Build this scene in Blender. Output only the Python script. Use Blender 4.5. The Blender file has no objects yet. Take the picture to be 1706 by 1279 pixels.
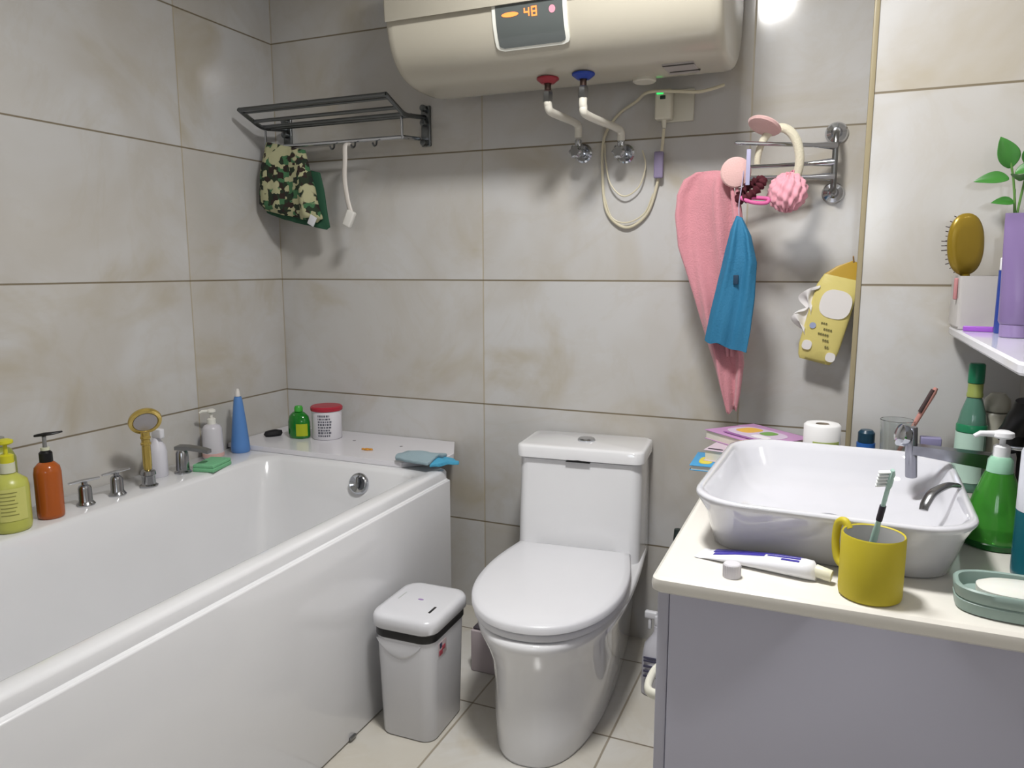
import bpy, bmesh, math, random
from mathutils import Vector, Matrix, noise
PI = math.pi
random.seed(4)
scene = bpy.context.scene
COL = scene.collection

# ------------------------------------------------------------------ camera, world, exposure
cam_data = bpy.data.cameras.new('camera')
cam = bpy.data.objects.new('camera', cam_data)
COL.objects.link(cam)
yaw, pitch, roll = -0.4041, -0.1520, -0.0012
f = Vector((math.sin(yaw)*math.cos(pitch), math.cos(yaw)*math.cos(pitch), math.sin(pitch)))
r = Vector((math.cos(yaw), -math.sin(yaw), 0))
u = r.cross(f)
r2 = r*math.cos(roll) + u*math.sin(roll)
u2 = -r*math.sin(roll) + u*math.cos(roll)
mat3 = Matrix((r2, u2, -f)).transposed()
cam.matrix_world = Matrix.Translation((1.8383, -2.1886, 1.144)) @ mat3.to_4x4()
cam_data.sensor_width = 36.0
cam_data.lens = 36.0*1252.6/1706.0
cam_data.clip_start = 0.02
scene.camera = cam

world = bpy.data.worlds.new('world')
scene.world = world
world.use_nodes = True
world.node_tree.nodes['Background'].inputs[0].default_value = (0.75, 0.85, 1.0, 1)
world.node_tree.nodes['Background'].inputs[1].default_value = 1.0

vs = scene.view_settings
vs.view_transform = 'Standard'
vs.look = 'None'
vs.exposure = 0.12
vs.gamma = 1.0
vs.use_curve_mapping = False

LAMP_W = 25.5        # ceiling lamp
WINDOW_W = 3.6       # daylight through the window behind the camera
CEIL = 2.24

def area_light(name, loc, rot, size, power, color, shape='DISK', size_y=None):
    d = bpy.data.lights.new(name, 'AREA')
    d.shape = shape
    d.size = size
    if size_y: d.size_y = size_y
    d.energy = power
    d.color = color
    o = bpy.data.objects.new(name, d)
    o.location = loc
    o.rotation_euler = rot
    COL.objects.link(o)
    return o
area_light('ceiling_lamp_light', (1.48, -1.12, CEIL-0.062), (0, 0, 0), 0.26, LAMP_W, (1.0, 0.995, 0.985))
area_light('window_daylight', (1.78, -3.03, 1.39), (PI/2, 0, 0), 0.60, WINDOW_W, (0.90, 0.95, 1.0), 'RECTANGLE', 0.42)

# ------------------------------------------------------------------ materials
def lin(h):
    h = h.lstrip('#')
    c = [int(h[i:i+2], 16)/255 for i in (0, 2, 4)]
    return tuple((x/12.92 if x <= 0.04045 else ((x+0.055)/1.055)**2.4) for x in c) + (1.0,)
MATS = {}
def mat(name, col='#ffffff', rough=0.5, metal=0.0, trans=0.0, ior=1.45, coat=0.0, sheen=0.0, sss=0.0,
        emit=None, estr=0.0, bump=0.0, bscale=60.0, mottled=0.0, mscale=8.0, alpha=1.0, spec=0.5):
    if name in MATS: return MATS[name]
    m = bpy.data.materials.new(name)
    m.use_nodes = True
    nt = m.node_tree
    b = nt.nodes['Principled BSDF']
    c = lin(col)
    b.inputs['Base Color'].default_value = c
    b.inputs['Roughness'].default_value = rough
    b.inputs['Metallic'].default_value = metal
    b.inputs['Transmission Weight'].default_value = trans
    b.inputs['IOR'].default_value = ior
    b.inputs['Coat Weight'].default_value = coat
    b.inputs['Coat Roughness'].default_value = 0.05
    b.inputs['Sheen Weight'].default_value = sheen
    b.inputs['Alpha'].default_value = alpha
    b.inputs['Specular IOR Level'].default_value = spec
    if sss:
        b.inputs['Subsurface Weight'].default_value = sss
        b.inputs['Subsurface Scale'].default_value = 0.01
    if emit:
        b.inputs['Emission Color'].default_value = lin(emit)
        b.inputs['Emission Strength'].default_value = estr
    tc = nt.nodes.new('ShaderNodeTexCoord')
    n = nt.nodes.new('ShaderNodeTexNoise')
    n.inputs['Scale'].default_value = mscale
    n.inputs['Detail'].default_value = 4
    nt.links.new(tc.outputs['Object'], n.inputs['Vector'])
    mix = nt.nodes.new('ShaderNodeMix'); mix.data_type = 'RGBA'
    k = mottled if mottled else 0.03
    mix.inputs[6].default_value = tuple(x*(1-k) for x in c[:3]) + (1,)
    mix.inputs[7].default_value = tuple(min(1, x*(1+k*0.6)) for x in c[:3]) + (1,)
    nt.links.new(n.outputs['Fac'], mix.inputs[0])
    nt.links.new(mix.outputs[2], b.inputs['Base Color'])
    if bump:
        n2 = nt.nodes.new('ShaderNodeTexNoise')
        n2.inputs['Scale'].default_value = bscale
        n2.inputs['Detail'].default_value = 3
        nt.links.new(tc.outputs['Object'], n2.inputs['Vector'])
        bp = nt.nodes.new('ShaderNodeBump')
        bp.inputs['Strength'].default_value = bump
        bp.inputs['Distance'].default_value = 0.004
        nt.links.new(n2.outputs['Fac'], bp.inputs['Height'])
        nt.links.new(bp.outputs['Normal'], b.inputs['Normal'])
    MATS[name] = m
    return m

def tile_mat(name, axis_u, u0, du, v_axis, v0, dv, wu, wv, base='#bab6b0', warm='#ada28c', pale='#c4c3c2',
             grout_v='#6e6148', grout_u='#a08f68', rough=0.12, ustr=0.55, vstr=0.9, seed=0.0, nscale=2.3):
    """glossy marbled tiles with thin grout lines, all from world position"""
    m = bpy.data.materials.new(name)
    m.use_nodes = True
    nt = m.node_tree
    N, L = nt.nodes, nt.links
    b = N['Principled BSDF']
    geo = N.new('ShaderNodeNewGeometry')
    sep = N.new('ShaderNodeSeparateXYZ')
    L.new(geo.outputs['Position'], sep.inputs[0])
    def math_(op, a, b_=None, c=None):
        n = N.new('ShaderNodeMath'); n.operation = op
        for i, x in enumerate((a, b_, c)):
            if x is None: continue
            if isinstance(x, (int, float)): n.inputs[i].default_value = x
            else: L.new(x, n.inputs[i])
        return n.outputs[0]
    def line(axis, o, d, w):
        s = math_('SUBTRACT', sep.outputs[axis], o - d*50)
        s = math_('DIVIDE', s, d)
        cell = math_('FLOOR', s)
        fr = math_('FRACT', s)
        a = math_('ABSOLUTE', math_('SUBTRACT', fr, 0.5))
        dist = math_('MULTIPLY', math_('SUBTRACT', 0.5, a), d)
        ln = N.new('ShaderNodeMapRange'); ln.interpolation_type = 'SMOOTHSTEP'
        L.new(dist, ln.inputs[0])
        ln.inputs[1].default_value = w*0.35; ln.inputs[2].default_value = w*0.75
        ln.inputs[3].default_value = 1.0; ln.inputs[4].default_value = 0.0
        return ln.outputs[0], math_('FLOOR', math_('ADD', s, 0.0))
    lu, cu = line(axis_u, u0, du, wu)
    lv, cv = line(v_axis, v0, dv, wv)
    # every tile shifts the marbling
    comb = N.new('ShaderNodeCombineXYZ')
    L.new(math_('MULTIPLY', cu, 3.71), comb.inputs[0])
    L.new(math_('MULTIPLY', cv, 5.13), comb.inputs[1])
    comb.inputs[2].default_value = seed
    add = N.new('ShaderNodeVectorMath'); add.operation = 'ADD'
    L.new(geo.outputs['Position'], add.inputs[0]); L.new(comb.outputs[0], add.inputs[1])
    def nz(scale, detail, rough_, dist):
        n = N.new('ShaderNodeTexNoise')
        n.inputs['Scale'].default_value = scale; n.inputs['Detail'].default_value = detail
        n.inputs['Roughness'].default_value = rough_; n.inputs['Distortion'].default_value = dist
        L.new(add.outputs[0], n.inputs['Vector'])
        return n.outputs['Fac']
    def ramp(x, p0, p1, v0_=0.0, v1_=1.0):
        n = N.new('ShaderNodeMapRange'); n.interpolation_type = 'SMOOTHSTEP'
        L.new(x, n.inputs[0])
        n.inputs[1].default_value = p0; n.inputs[2].default_value = p1
        n.inputs[3].default_value = v0_; n.inputs[4].default_value = v1_
        return n.outputs[0]
    def mixc(fac, a, b_):
        n = N.new('ShaderNodeMix'); n.data_type = 'RGBA'
        if isinstance(fac, float): n.inputs[0].default_value = fac
        else: L.new(fac, n.inputs[0])
        for i, x in ((6, a), (7, b_)):
            if isinstance(x, tuple): n.inputs[i].default_value = x
            else: L.new(x, n.inputs[i])
        return n.outputs[2]
    c = mixc(ramp(nz(nscale, 3.5, 0.5, 0.5), 0.36, 0.64), lin(pale), lin(base))
    c = mixc(ramp(nz(nscale*1.25, 4, 0.55, 0.8), 0.48, 0.80, 0.0, 0.80), c, lin(warm))
    vein = math_('ABSOLUTE', math_('SUBTRACT', nz(nscale*1.1, 6, 0.65, 1.0), 0.5))
    c = mixc(ramp(vein, 0.0, 0.05, 0.10, 0.0), c, lin(warm))
    c = mixc(math_('MULTIPLY', lu, ustr), c, lin(grout_u))
    c = mixc(math_('MULTIPLY', lv, vstr), c, lin(grout_v))
    L.new(c, b.inputs['Base Color'])
    g = math_('MAXIMUM', lu, lv)
    L.new(math_('ADD', math_('MULTIPLY', g, 0.4), rough), b.inputs['Roughness'])
    bp = N.new('ShaderNodeBump'); bp.invert = True
    bp.inputs['Strength'].default_value = 0.4; bp.inputs['Distance'].default_value = 0.001
    L.new(g, bp.inputs['Height']); L.new(bp.outputs['Normal'], b.inputs['Normal'])
    b.inputs['Specular IOR Level'].default_value = 0.5
    return m

# ------------------------------------------------------------------ mesh helpers
def new(): return bmesh.new()
def finish(name, bm, m, parent=None, loc=None, rot=None, sharp=35, mods=()):
    bmesh.ops.recalc_face_normals(bm, faces=bm.faces[:])
    me = bpy.data.meshes.new(name)
    bm.to_mesh(me); bm.free()
    me.polygons.foreach_set('use_smooth', [True]*len(me.polygons))
    me.set_sharp_from_angle(angle=math.radians(sharp))
    for mm in (m if isinstance(m, (list, tuple)) else [m]): me.materials.append(mm)
    o = bpy.data.objects.new(name, me)
    COL.objects.link(o)
    if parent: o.parent = parent
    if loc: o.location = loc
    if rot: o.rotation_euler = rot
    for t, kw in mods:
        md = o.modifiers.new(t.lower(), t)
        for k, v in kw.items(): setattr(md, k, v)
    return o
def thing(name, label, cat, loc=(0, 0, 0), rotz=0.0, group=None, rot=None):
    o = bpy.data.objects.new(name, None)
    o.empty_display_size = 0.02
    COL.objects.link(o)
    o.location = loc
    o.rotation_euler = rot if rot else (0, 0, rotz)
    o['label'] = label; o['category'] = cat
    if group: o['group'] = group
    return o
def tag(o, label, cat, group=None):
    o['label'] = label; o['category'] = cat
    if group: o['group'] = group
    return o
def struct(o): o['kind'] = 'structure'; return o

def box(bm, x0, x1, y0, y1, z0, z1, bev=0.0, seg=3, M=None):
    t = bmesh.new()
    bmesh.ops.create_cube(t, size=1.0)
    for v in t.verts:
        v.co = Vector(((x0+x1)/2 + v.co.x*(x1-x0), (y0+y1)/2 + v.co.y*(y1-y0), (z0+z1)/2 + v.co.z*(z1-z0)))
    if bev: bmesh.ops.bevel(t, geom=t.edges[:], offset=bev, segments=seg, profile=0.5, affect='EDGES')
    if M: bmesh.ops.transform(t, matrix=M, verts=t.verts[:])
    me = bpy.data.meshes.new('tmp'); t.to_mesh(me); t.free()
    bm.from_mesh(me); bpy.data.meshes.remove(me)
    return bm
def loft(bm, rings, cap0=True, cap1=True, closed=True):
    vr = [[bm.verts.new(p) for p in ring] for ring in rings]
    n = len(vr[0])
    for a, b in zip(vr, vr[1:]):
        for i in range(n if closed else n-1):
            j = (i+1) % n
            try: bm.faces.new((a[i], a[j], b[j], b[i]))
            except ValueError: pass
    if cap0 and n > 2: bm.faces.new(list(reversed(vr[0])))
    if cap1 and n > 2: bm.faces.new(vr[-1])
    return vr
def lathe(bm, prof, seg=32, M=None, sx=1.0, sy=1.0):
    """prof: [(radius, z)], revolved about z"""
    rings = []
    for rr, z in prof:
        rr = max(rr, 1e-5)
        rings.append([Vector((rr*sx*math.cos(2*PI*i/seg), rr*sy*math.sin(2*PI*i/seg), z)) for i in range(seg)])
    if M: rings = [[M @ p for p in q] for q in rings]
    loft(bm, rings, cap0=prof[0][0] < 1e-4, cap1=prof[-1][0] < 1e-4)
    return bm
def spline(pts, k=8, closed=False):
    P = [Vector(p) for p in pts]
    out = []
    n = len(P)
    rng = n if closed else n-1
    for i in range(rng):
        if closed: p0, p1, p2, p3 = P[i-1], P[i], P[(i+1) % n], P[(i+2) % n]
        else:
            p1, p2 = P[i], P[i+1]
            p0 = P[i-1] if i else p1*2-p2
            p3 = P[i+2] if i+2 < n else p2*2-p1
        for s in range(k):
            t = s/k
            out.append(0.5*((2*p1) + (p2-p0)*t + (2*p0-5*p1+4*p2-p3)*t*t + (3*p1-p0-3*p2+p3)*t**3))
    if not closed: out.append(P[-1])
    return out
def tube(bm, pts, rad, seg=12, closed=False, flat=1.0, up=None):
    n = len(pts)
    P = [Vector(p) for p in pts]
    rings = []
    prev = None
    for i, p in enumerate(P):
        if closed: t = P[(i+1) % n]-P[i-1]
        else: t = P[min(i+1, n-1)]-P[max(i-1, 0)]
        t.normalize()
        if prev is None:
            a = Vector(up) if up else (Vector((0, 0, 1)) if abs(t.z) < 0.9 else Vector((1, 0, 0)))
            nrm = (a - t*a.dot(t)).normalized()
        else:
            nrm = (prev - t*prev.dot(t)).normalized()
        prev = nrm
        bn = t.cross(nrm)
        rr = rad[i] if isinstance(rad, (list, tuple)) else rad
        rings.append([p + nrm*rr*flat*math.cos(2*PI*k/seg) + bn*rr*math.sin(2*PI*k/seg) for k in range(seg)])
    if closed: rings.append(rings[0]); 
    if closed:
        vr = [[bm.verts.new(p) for p in ring] for ring in rings[:-1]]
        for i in range(n):
            a, b = vr[i], vr[(i+1) % n]
            for k in range(seg):
                bm.faces.new((a[k], a[(k+1) % seg], b[(k+1) % seg], b[k]))
    else: loft(bm, rings)
    return bm
def rrect(hw, hd, rad, n=6, cx=0, cy=0, z=0):
    pts = []
    rad = min(rad, hw*0.999, hd*0.999)
    for (sx, sy, a0) in ((1, 1, 0), (-1, 1, PI/2), (-1, -1, PI), (1, -1, 3*PI/2)):
        for i in range(n+1):
            a = a0 + PI/2*i/n
            pts.append(Vector((cx+sx*(hw-rad)+rad*math.cos(a), cy+sy*(hd-rad)+rad*math.sin(a), z)))
    return pts
def superel(hw, hd, e, n=48, cx=0, cy=0, z=0):
    out = []
    for i in range(n):
        a = 2*PI*i/n
        c, s = math.cos(a), math.sin(a)
        out.append(Vector((cx+hw*math.copysign(abs(c)**(2/e), c), cy+hd*math.copysign(abs(s)**(2/e), s), z)))
    return out
def rot_to(d):
    return Vector(d).to_track_quat('Z', 'Y').to_matrix().to_4x4()
def cyl(bm, p0, p1, r0, r1=None, seg=20, bev=0.0):
    p0, p1 = Vector(p0), Vector(p1)
    r1 = r0 if r1 is None else r1
    h = (p1-p0).length
    M = Matrix.Translation(p0) @ rot_to(p1-p0)
    if bev: prof = [(0, 0), (r0-bev, 0), (r0-bev*0.3, bev*0.3), (r0, bev), (r1, h-bev), (r1-bev*0.3, h-bev*0.3), (r1-bev, h), (0, h)]
    else: prof = [(0, 0), (r0, 0), (r1, h), (0, h)]
    return lathe(bm, prof, seg, M)
def drape(bm, secs, folds=5, amp=0.12, seg=56, seed=0, slope=None, e=2.6, wave=0.0, nw=2.5, ragged=0.0):
    """hanging cloth: horizontal closed sections (z, xL, xR, y, thickness)"""
    rings = []
    S = []
    for a, b in zip(secs, secs[1:]):
        for k in range(5):
            t = k/5; t2 = t
            S.append(tuple(a[i]*(1-t2)+b[i]*t2 for i in range(5)))
    S.append(secs[-1])
    for j, (z, xl, xr, y, th) in enumerate(S):
        ring = []
        cx, hw, hd = (xl+xr)/2, max((xr-xl)/2, 0.002), th/2
        for i in range(seg):
            a = 2*PI*i/seg
            c, s = math.cos(a), math.sin(a)
            x = hw*math.copysign(abs(c)**(2/e), c)
            yy = hd*math.copysign(abs(s)**(2/e), s)
            w = noise.noise(Vector((x*folds*9, seed+z*2.0, 3.1 if s > 0 else 7.7)))
            yy *= 1+amp*6*w
            x *= 1+amp*0.5*noise.noise(Vector((c*2, z*14, seed+s)))
            kx = x/max(hw, 0.004)
            grow = min(1.0, j/8)
            yy += wave*grow*(math.sin(kx*nw*PI/2+seed+z*5)+0.5*math.sin(kx*nw*PI*1.1+seed*2-z*9))
            zz = z + (slope*(x) if slope else 0) + ragged*(j/len(S))**3*noise.noise(Vector((kx*1.5, seed, 0.3)))
            ring.append(Vector((cx+x, y+yy, zz+0.003*noise.noise(Vector((x*30, z*9, seed))))))
        rings.append(ring)
    loft(bm, rings)
    return bm

# colours used again and again
WHITE = mat('white_ceramic', '#e6e6e8', 0.08, coat=0.6)
ACRYL = mat('white_acrylic', '#dcdcde', 0.14, coat=0.5)
PLAST = mat('white_plastic', '#dedee2', 0.28)
CREAM = mat('cream_enamel', '#b8b2a3', 0.25, coat=0.3)
CHROME = mat('chrome', '#c9ccd2', 0.12, 1.0)
STEEL = mat('brushed_steel', '#8f9090', 0.28, 1.0)
BLACK = mat('black_plastic', '#0c0b0d', 0.35)

# ------------------------------------------------------------------ the room
XW, YF = 2.20, -3.0            # right wall, wall behind the camera
XC, YC = 1.885, -0.3645        # tiled column in the right corner
Z0 = 1.108
T_back = tile_mat('marble_tiles_back', 0, 0.803, 0.80, 2, Z0, 0.40, 0.004, 0.0042, seed=1.0)
T_left = tile_mat('marble_tiles_left', 1, -0.4206, 0.80, 2, Z0, 0.40, 0.004, 0.0042, seed=5.0)
T_col = tile_mat('marble_tiles_column', 0, 2.6, 0.80, 2, Z0, 0.40, 0.003, 0.0042, seed=9.0)
T_floor = tile_mat('floor_tiles', 0, 1.0117, 0.377, 1, -0.5255, 0.377, 0.005, 0.005, base='#c6c1b6', warm='#b5a890',
                   pale='#cfcdc8', grout_v='#6b5f4c', grout_u='#857a66', ustr=0.8, vstr=0.85, rough=0.18, seed=2.0)
PAINT = mat('ceiling_paint', '#e4e4e0', 0.6)
def slab(name, x0, x1, y0, y1, z0, z1, m):
    bm = new(); box(bm, x0, x1, y0, y1, z0, z1)
    return struct(finish(name, bm, m))
slab('floor', -0.1, XW+0.1, YF-0.1, 0.1, -0.1, 0, T_floor)
slab('ceiling', -0.1, XW+0.1, YF-0.1, 0.1, CEIL, CEIL+0.1, PAINT)
slab('wall_left', -0.1, 0, YF, 0, 0, CEIL, T_left)
slab('wall_back', -0.1, XW+0.1, 0, 0.1, 0, CEIL, T_back)
slab('wall_right', XW, XW+0.1, YF, 0, 0, CEIL, T_left)
slab('wall_corner_column', XC, XW, YC, 0, 0, CEIL, T_col)
# wall behind the camera, with a window opening
bm = new()
wx0, wx1, wz0, wz1 = 1.46, 2.10, 1.16, 1.62
box(bm, -0.1, wx0, YF-0.1, YF, 0, CEIL); box(bm, wx1, XW+0.1, YF-0.1, YF, 0, CEIL)
box(bm, wx0, wx1, YF-0.1, YF, 0, wz0); box(bm, wx0, wx1, YF-0.1, YF, wz1, CEIL)
struct(finish('wall_front', bm, T_back))
bm = new()
for a in ((wx0, wx0+0.04, wz0, wz1), (wx1-0.04, wx1, wz0, wz1), (wx0, wx1, wz0, wz0+0.04), (wx0, wx1, wz1-0.04, wz1), (1.765, 1.795, wz0, wz1)):
    box(bm, a[0], a[1], YF-0.015, YF+0.015, a[2], a[3], 0.003)
struct(finish('window_1', bm, PLAST))
# beige corner trim on the column edge
bm = new()
box(bm, XC-0.007, XC+0.004, YC-0.003, YC+0.009, 0, CEIL, 0.002)
struct(finish('trim_1', bm, mat('beige_trim', '#958a6e', 0.35)))

# ceiling lamp (above, out of the picture, lights the room)
t = thing('ceiling_lamp', 'round white ceiling lamp above the middle of the bathroom', 'lamp', (1.48, -1.12, CEIL))
bm = new(); lathe(bm, [(0, 0), (0.17, 0), (0.175, -0.01), (0.175, -0.05), (0.165, -0.056), (0.15, -0.056), (0.15, -0.045), (0, -0.045)], 48)
finish('housing', bm, PLAST, t)
bm = new(); lathe(bm, [(0, -0.046), (0.149, -0.046), (0.149, -0.055), (0, -0.057)], 48)
finish('diffuser', bm, mat('lit_diffuser', '#ffffff', 0.5, emit='#fff8ea', estr=6.0), t)

# ------------------------------------------------------------------ bathtub
t = thing('bathtub', 'long white acrylic bathtub with straight front panel along the left wall', 'bathtub', (0, 0, 0))
TX, TY0, TY1, TZ = 0.805, -0.25, -1.95, 0.555
bm = new()
cx, cy = (0.003+TX)/2, (TY0+TY1)/2
hw, hd = (TX-0.003)/2, (TY0-TY1)/2
ix0, ix1, iy0, iy1 = 0.192, 0.748, -0.335, -1.86
icx, icy, ihw, ihd = (ix0+ix1)/2, (iy0+iy1)/2, (ix1-ix0)/2, (iy0-iy1)/2
R = []
n = 8
R.append(rrect(hw, hd, 0.012, n, cx, cy, TZ-0.034))
R.append(rrect(hw-0.004, hd, 0.014, n, cx-0.001, cy, TZ-0.030))
R.append(rrect(hw-0.004, hd, 0.014, n, cx-0.001, cy, TZ-0.010))
R.append(rrect(hw-0.007, hd-0.003, 0.018, n, cx-0.001, cy, TZ-0.003))
R.append(rrect(hw-0.013, hd-0.010, 0.022, n, cx-0.002, cy, TZ))
R.append(rrect(ihw+0.014, ihd+0.014, 0.065, n, icx, icy, TZ))
R.append(rrect(ihw+0.004, ihd+0.004, 0.065, n, icx, icy, TZ-0.004))
R.append(rrect(ihw-0.003, ihd-0.003, 0.065, n, icx, icy, TZ-0.014))
R.append(rrect(ihw-0.018, ihd-0.03, 0.08, n, icx, icy, TZ-0.10))
R.append(rrect(ihw-0.045, ihd-0.075, 0.12, n, icx, icy, TZ-0.26))
R.append(rrect(ihw-0.075, ihd-0.13, 0.12, n, icx, icy, TZ-0.36))
R.append(rrect(ihw-0.12, ihd-0.20, 0.10, n, icx, icy, TZ-0.395))
loft(bm, R, cap0=False, cap1=True)
finish('tub_shell', bm, ACRYL, t, sharp=50)
bm = new()
box(bm, TX-0.012, TX+0.006, TY1, TY0-0.006, 0.004, TZ-0.033, 0.004)
finish('front_panel', bm, ACRYL, t)
bm = new()
box(bm, 0.02, TX-0.012, TY0-0.022, TY0-0.008, 0.004, TZ-0.034, 0.003)
finish('end_panel', bm, ACRYL, t)
bm = new()
box(bm, 0.81, 0.817, -0.80, -0.775, 0.006, 0.014, 0.002)
finish('panel_clip', bm, STEEL, t)
# overflow ring on the inner end wall
ov = Vector((0.553, -0.352, 0.505))
d = Vector((0.1, -1, 0.22)).normalized()
M = Matrix.Translation(ov) @ rot_to(d)
bm = new(); lathe(bm, [(0, 0), (0.031, 0), (0.033, 0.004), (0.031, 0.010), (0.026, 0.014), (0.021, 0.012), (0.014, 0.008), (0, 0.006)], 36, M)
o = finish('overflow_cover', bm, CHROME, t)
bm = new(); box(bm, -0.004, 0.004, -0.012, 0.020, 0.010, 0.020, 0.002, M=M)
finish('overflow_slot', bm, STEEL, o)

# white board bridging tub and back wall
t = thing('ledge_board', 'flat white ledge board bridging the bathtub end and back wall', 'ledge', (0.345, -0.15, 0))
bm = new()
pl = [(-0.342, 0.147), (-0.342, -0.158), (0.329, -0.158), (0.402, -0.075), (0.420, -0.030), (0.420, 0.005), (0.350, 0.147)]
loft(bm, [[Vector((x*k, y*k, z)) for x, y in pl] for z, k in ((TZ+0.001, 1), (TZ+0.015, 1), (TZ+0.017, 0.995))])
finish('board', bm, mat('ledge_white', '#dcdadf', 0.2, coat=0.3), t)
for x, y in ((0.03, 0.03), (0.22, 0.02)):
    bm = new(); lathe(bm, [(0, 0.0171), (0.005, 0.0171), (0.0045, 0.0185), (0, 0.0188)], 16, Matrix.Translation((x, y, TZ)))
    finish('screw_cap', bm, mat('grey_cap', '#9b989c', 0.4), t)
bm = new()
for x, y, s in ((0.0, 0, 1), (0.012, 0.003, 0.7), (-0.014, -0.002, 0.5)):
    lathe(bm, [(0, 0), (0.008*s, 0.001), (0.006*s, 0.005), (0, 0.006)], 12, Matrix.Translation((x, y, 0)), 1.4, 1)
tag(finish('soap_crumb', bm, mat('crumb_orange', '#c98a2a', 0.6), loc=(0.490, -0.215, TZ+0.0171)), 'tiny orange crumb lying on the white ledge board', 'crumb')

# ------------------------------------------------------------------ toilet
t = thing('toilet', 'white one-piece toilet with closed lid against the back wall', 'toilet', (1.180, -0.012, 0), 0.085)
def dshape(wb, wf, yb, yf, z, n=40, sq=2.3):
    """outline: straight back edge at yb, half width wb there, widening to wf then elliptic front to yf"""
    pts = []
    ym = yb + (yf-yb)*0.42
    # right side from back to mid
    for i in range(9):
        k = i/8
        w = wb + (wf-wb)*math.sin(k*PI/2)
        pts.append(Vector((w, yb+(ym-yb)*k, z)))
    for i in range(1, n):
        a = PI*i/n
        c, s = math.cos(a), math.sin(a)
        pts.append(Vector((wf*math.copysign(abs(c)**(2/sq), c), ym+(yf-ym)*abs(s)**(2/sq), z)))
    for i in range(8, -1, -1):
        k = i/8
        w = wb + (wf-wb)*math.sin(k*PI/2)
        pts.append(Vector((-w, yb+(ym-yb)*k, z)))
    return pts
bm = new()
loft(bm, [dshape(0.124, 0.135, 0, -0.702, 0.0, sq=2.5), dshape(0.127, 0.139, 0, -0.707, 0.012, sq=2.5), dshape(0.129, 0.142, 0, -0.706, 0.07, sq=2.5),
          dshape(0.137, 0.150, 0, -0.707, 0.16), dshape(0.150, 0.161, 0, -0.712, 0.225), dshape(0.164, 0.176, 0, -0.732, 0.27),
          dshape(0.172, 0.187, 0, -0.748, 0.300), dshape(0.174, 0.190, 0, -0.753, 0.314), dshape(0.173, 0.188, -0.001, -0.751, 0.323), dshape(0.168, 0.181, -0.004, -0.744, 0.327)])
finish('bowl', bm, WHITE, t, sharp=60)
bm = new()
loft(bm, [rrect(0.178, 0.115, 0.03, 6, 0, -0.115, 0.30), rrect(0.178, 0.108, 0.03, 6, 0, -0.108, 0.36), rrect(0.177, 0.100, 0.03, 6, 0, -0.100, 0.604)])
finish('tank', bm, WHITE, t, sharp=50)
bm = new()
loft(bm, [rrect(0.180, 0.103, 0.026, 6, 0, -0.103, 0.607), rrect(0.184, 0.106, 0.028, 6, 0, -0.106, 0.610), rrect(0.184, 0.106, 0.028, 6, 0, -0.106, 0.638),
          rrect(0.181, 0.103, 0.028, 6, 0, -0.106, 0.643), rrect(0.174, 0.096, 0.026, 6, 0, -0.106, 0.645)])
o = finish('tank_lid', bm, WHITE, t, sharp=50)
bm = new(); lathe(bm, [(0, 0.645), (0.024, 0.645), (0.026, 0.648), (0.022, 0.652), (0.0, 0.653)], 32, Matrix.Translation((0.0, -0.10, 0)))
finish('flush_button', bm, CHROME, o)
bm = new(); loft(bm, [[Vector((x*0.035, y, z)) for x, z in ((-1, 0.6045), (1, 0.6045), (0.5, 0.6095), (0, 0.6110), (-0.5, 0.6095))] for y in (-0.198, -0.2135)])
finish('finger_notch', bm, BLACK, o)
bm = new()
loft(bm, [dshape(0.148, 0.178, -0.255, -0.738, 0.329, sq=2.2), dshape(0.152, 0.183, -0.252, -0.744, 0.333, sq=2.2), dshape(0.152, 0.183, -0.252, -0.744, 0.343, sq=2.2), dshape(0.148, 0.179, -0.255, -0.740, 0.347, sq=2.2)])
finish('seat', bm, PLAST, t, sharp=50)
bm = new()
loft(bm, [dshape(0.152, 0.182, -0.252, -0.744, 0.349, sq=2.2), dshape(0.160, 0.188, -0.248, -0.750, 0.353, sq=2.2), dshape(0.160, 0.188, -0.248, -0.750, 0.366, sq=2.2),
          dshape(0.156, 0.184, -0.252, -0.746, 0.371, sq=2.2), dshape(0.142, 0.170, -0.265, -0.732, 0.374, sq=2.2), dshape(0.08, 0.10, -0.32, -0.65, 0.376, sq=2.2)])
finish('seat_lid', bm, PLAST, t, sharp=50)
for s in (-1, 1):
    bm = new(); box(bm, s*0.135-0.022, s*0.135+0.022, -0.250, -0.216, 0.328, 0.358, 0.005)
    finish('hinge', bm, PLAST, t)

# ------------------------------------------------------------------ waste bin
t = thing('waste_bin', 'white rectangular waste bin with black band between tub and toilet', 'bin', (0.926, -0.640, 0), 0.02)
bm = new()
loft(bm, [rrect(0.072, 0.088, 0.03, 6, 0, 0, 0.002), rrect(0.074, 0.090, 0.032, 6, 0, 0, 0.006), rrect(0.080, 0.098, 0.034, 6, 0, 0, 0.262)])
finish('body', bm, mat('bin_white', '#d4d4d8', 0.25), t, sharp=50)
bm = new()
loft(bm, [rrect(0.081, 0.099, 0.034, 6, 0, 0, 0.262), rrect(0.083, 0.101, 0.034, 6, 0, 0, 0.265), rrect(0.083, 0.101, 0.034, 6, 0, 0, 0.283)])
finish('rim_band', bm, BLACK, t, sharp=50)
bm = new()
loft(bm, [rrect(0.084, 0.102, 0.036, 6, 0, 0, 0.284), rrect(0.089, 0.107, 0.038, 6, 0, 0, 0.289), rrect(0.089, 0.107, 0.038, 6, 0, 0, 0.311),
          rrect(0.085, 0.103, 0.038, 6, 0, 0, 0.319), rrect(0.074, 0.092, 0.034, 6, 0, 0, 0.322)])
o = finish('lid', bm, mat('bin_white', '#d4d4d8', 0.25), t, sharp=50)
bm = new(); box(bm, 0.050, 0.056, -0.055, -0.020, 0.3215, 0.3230, 0.0005)
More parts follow.
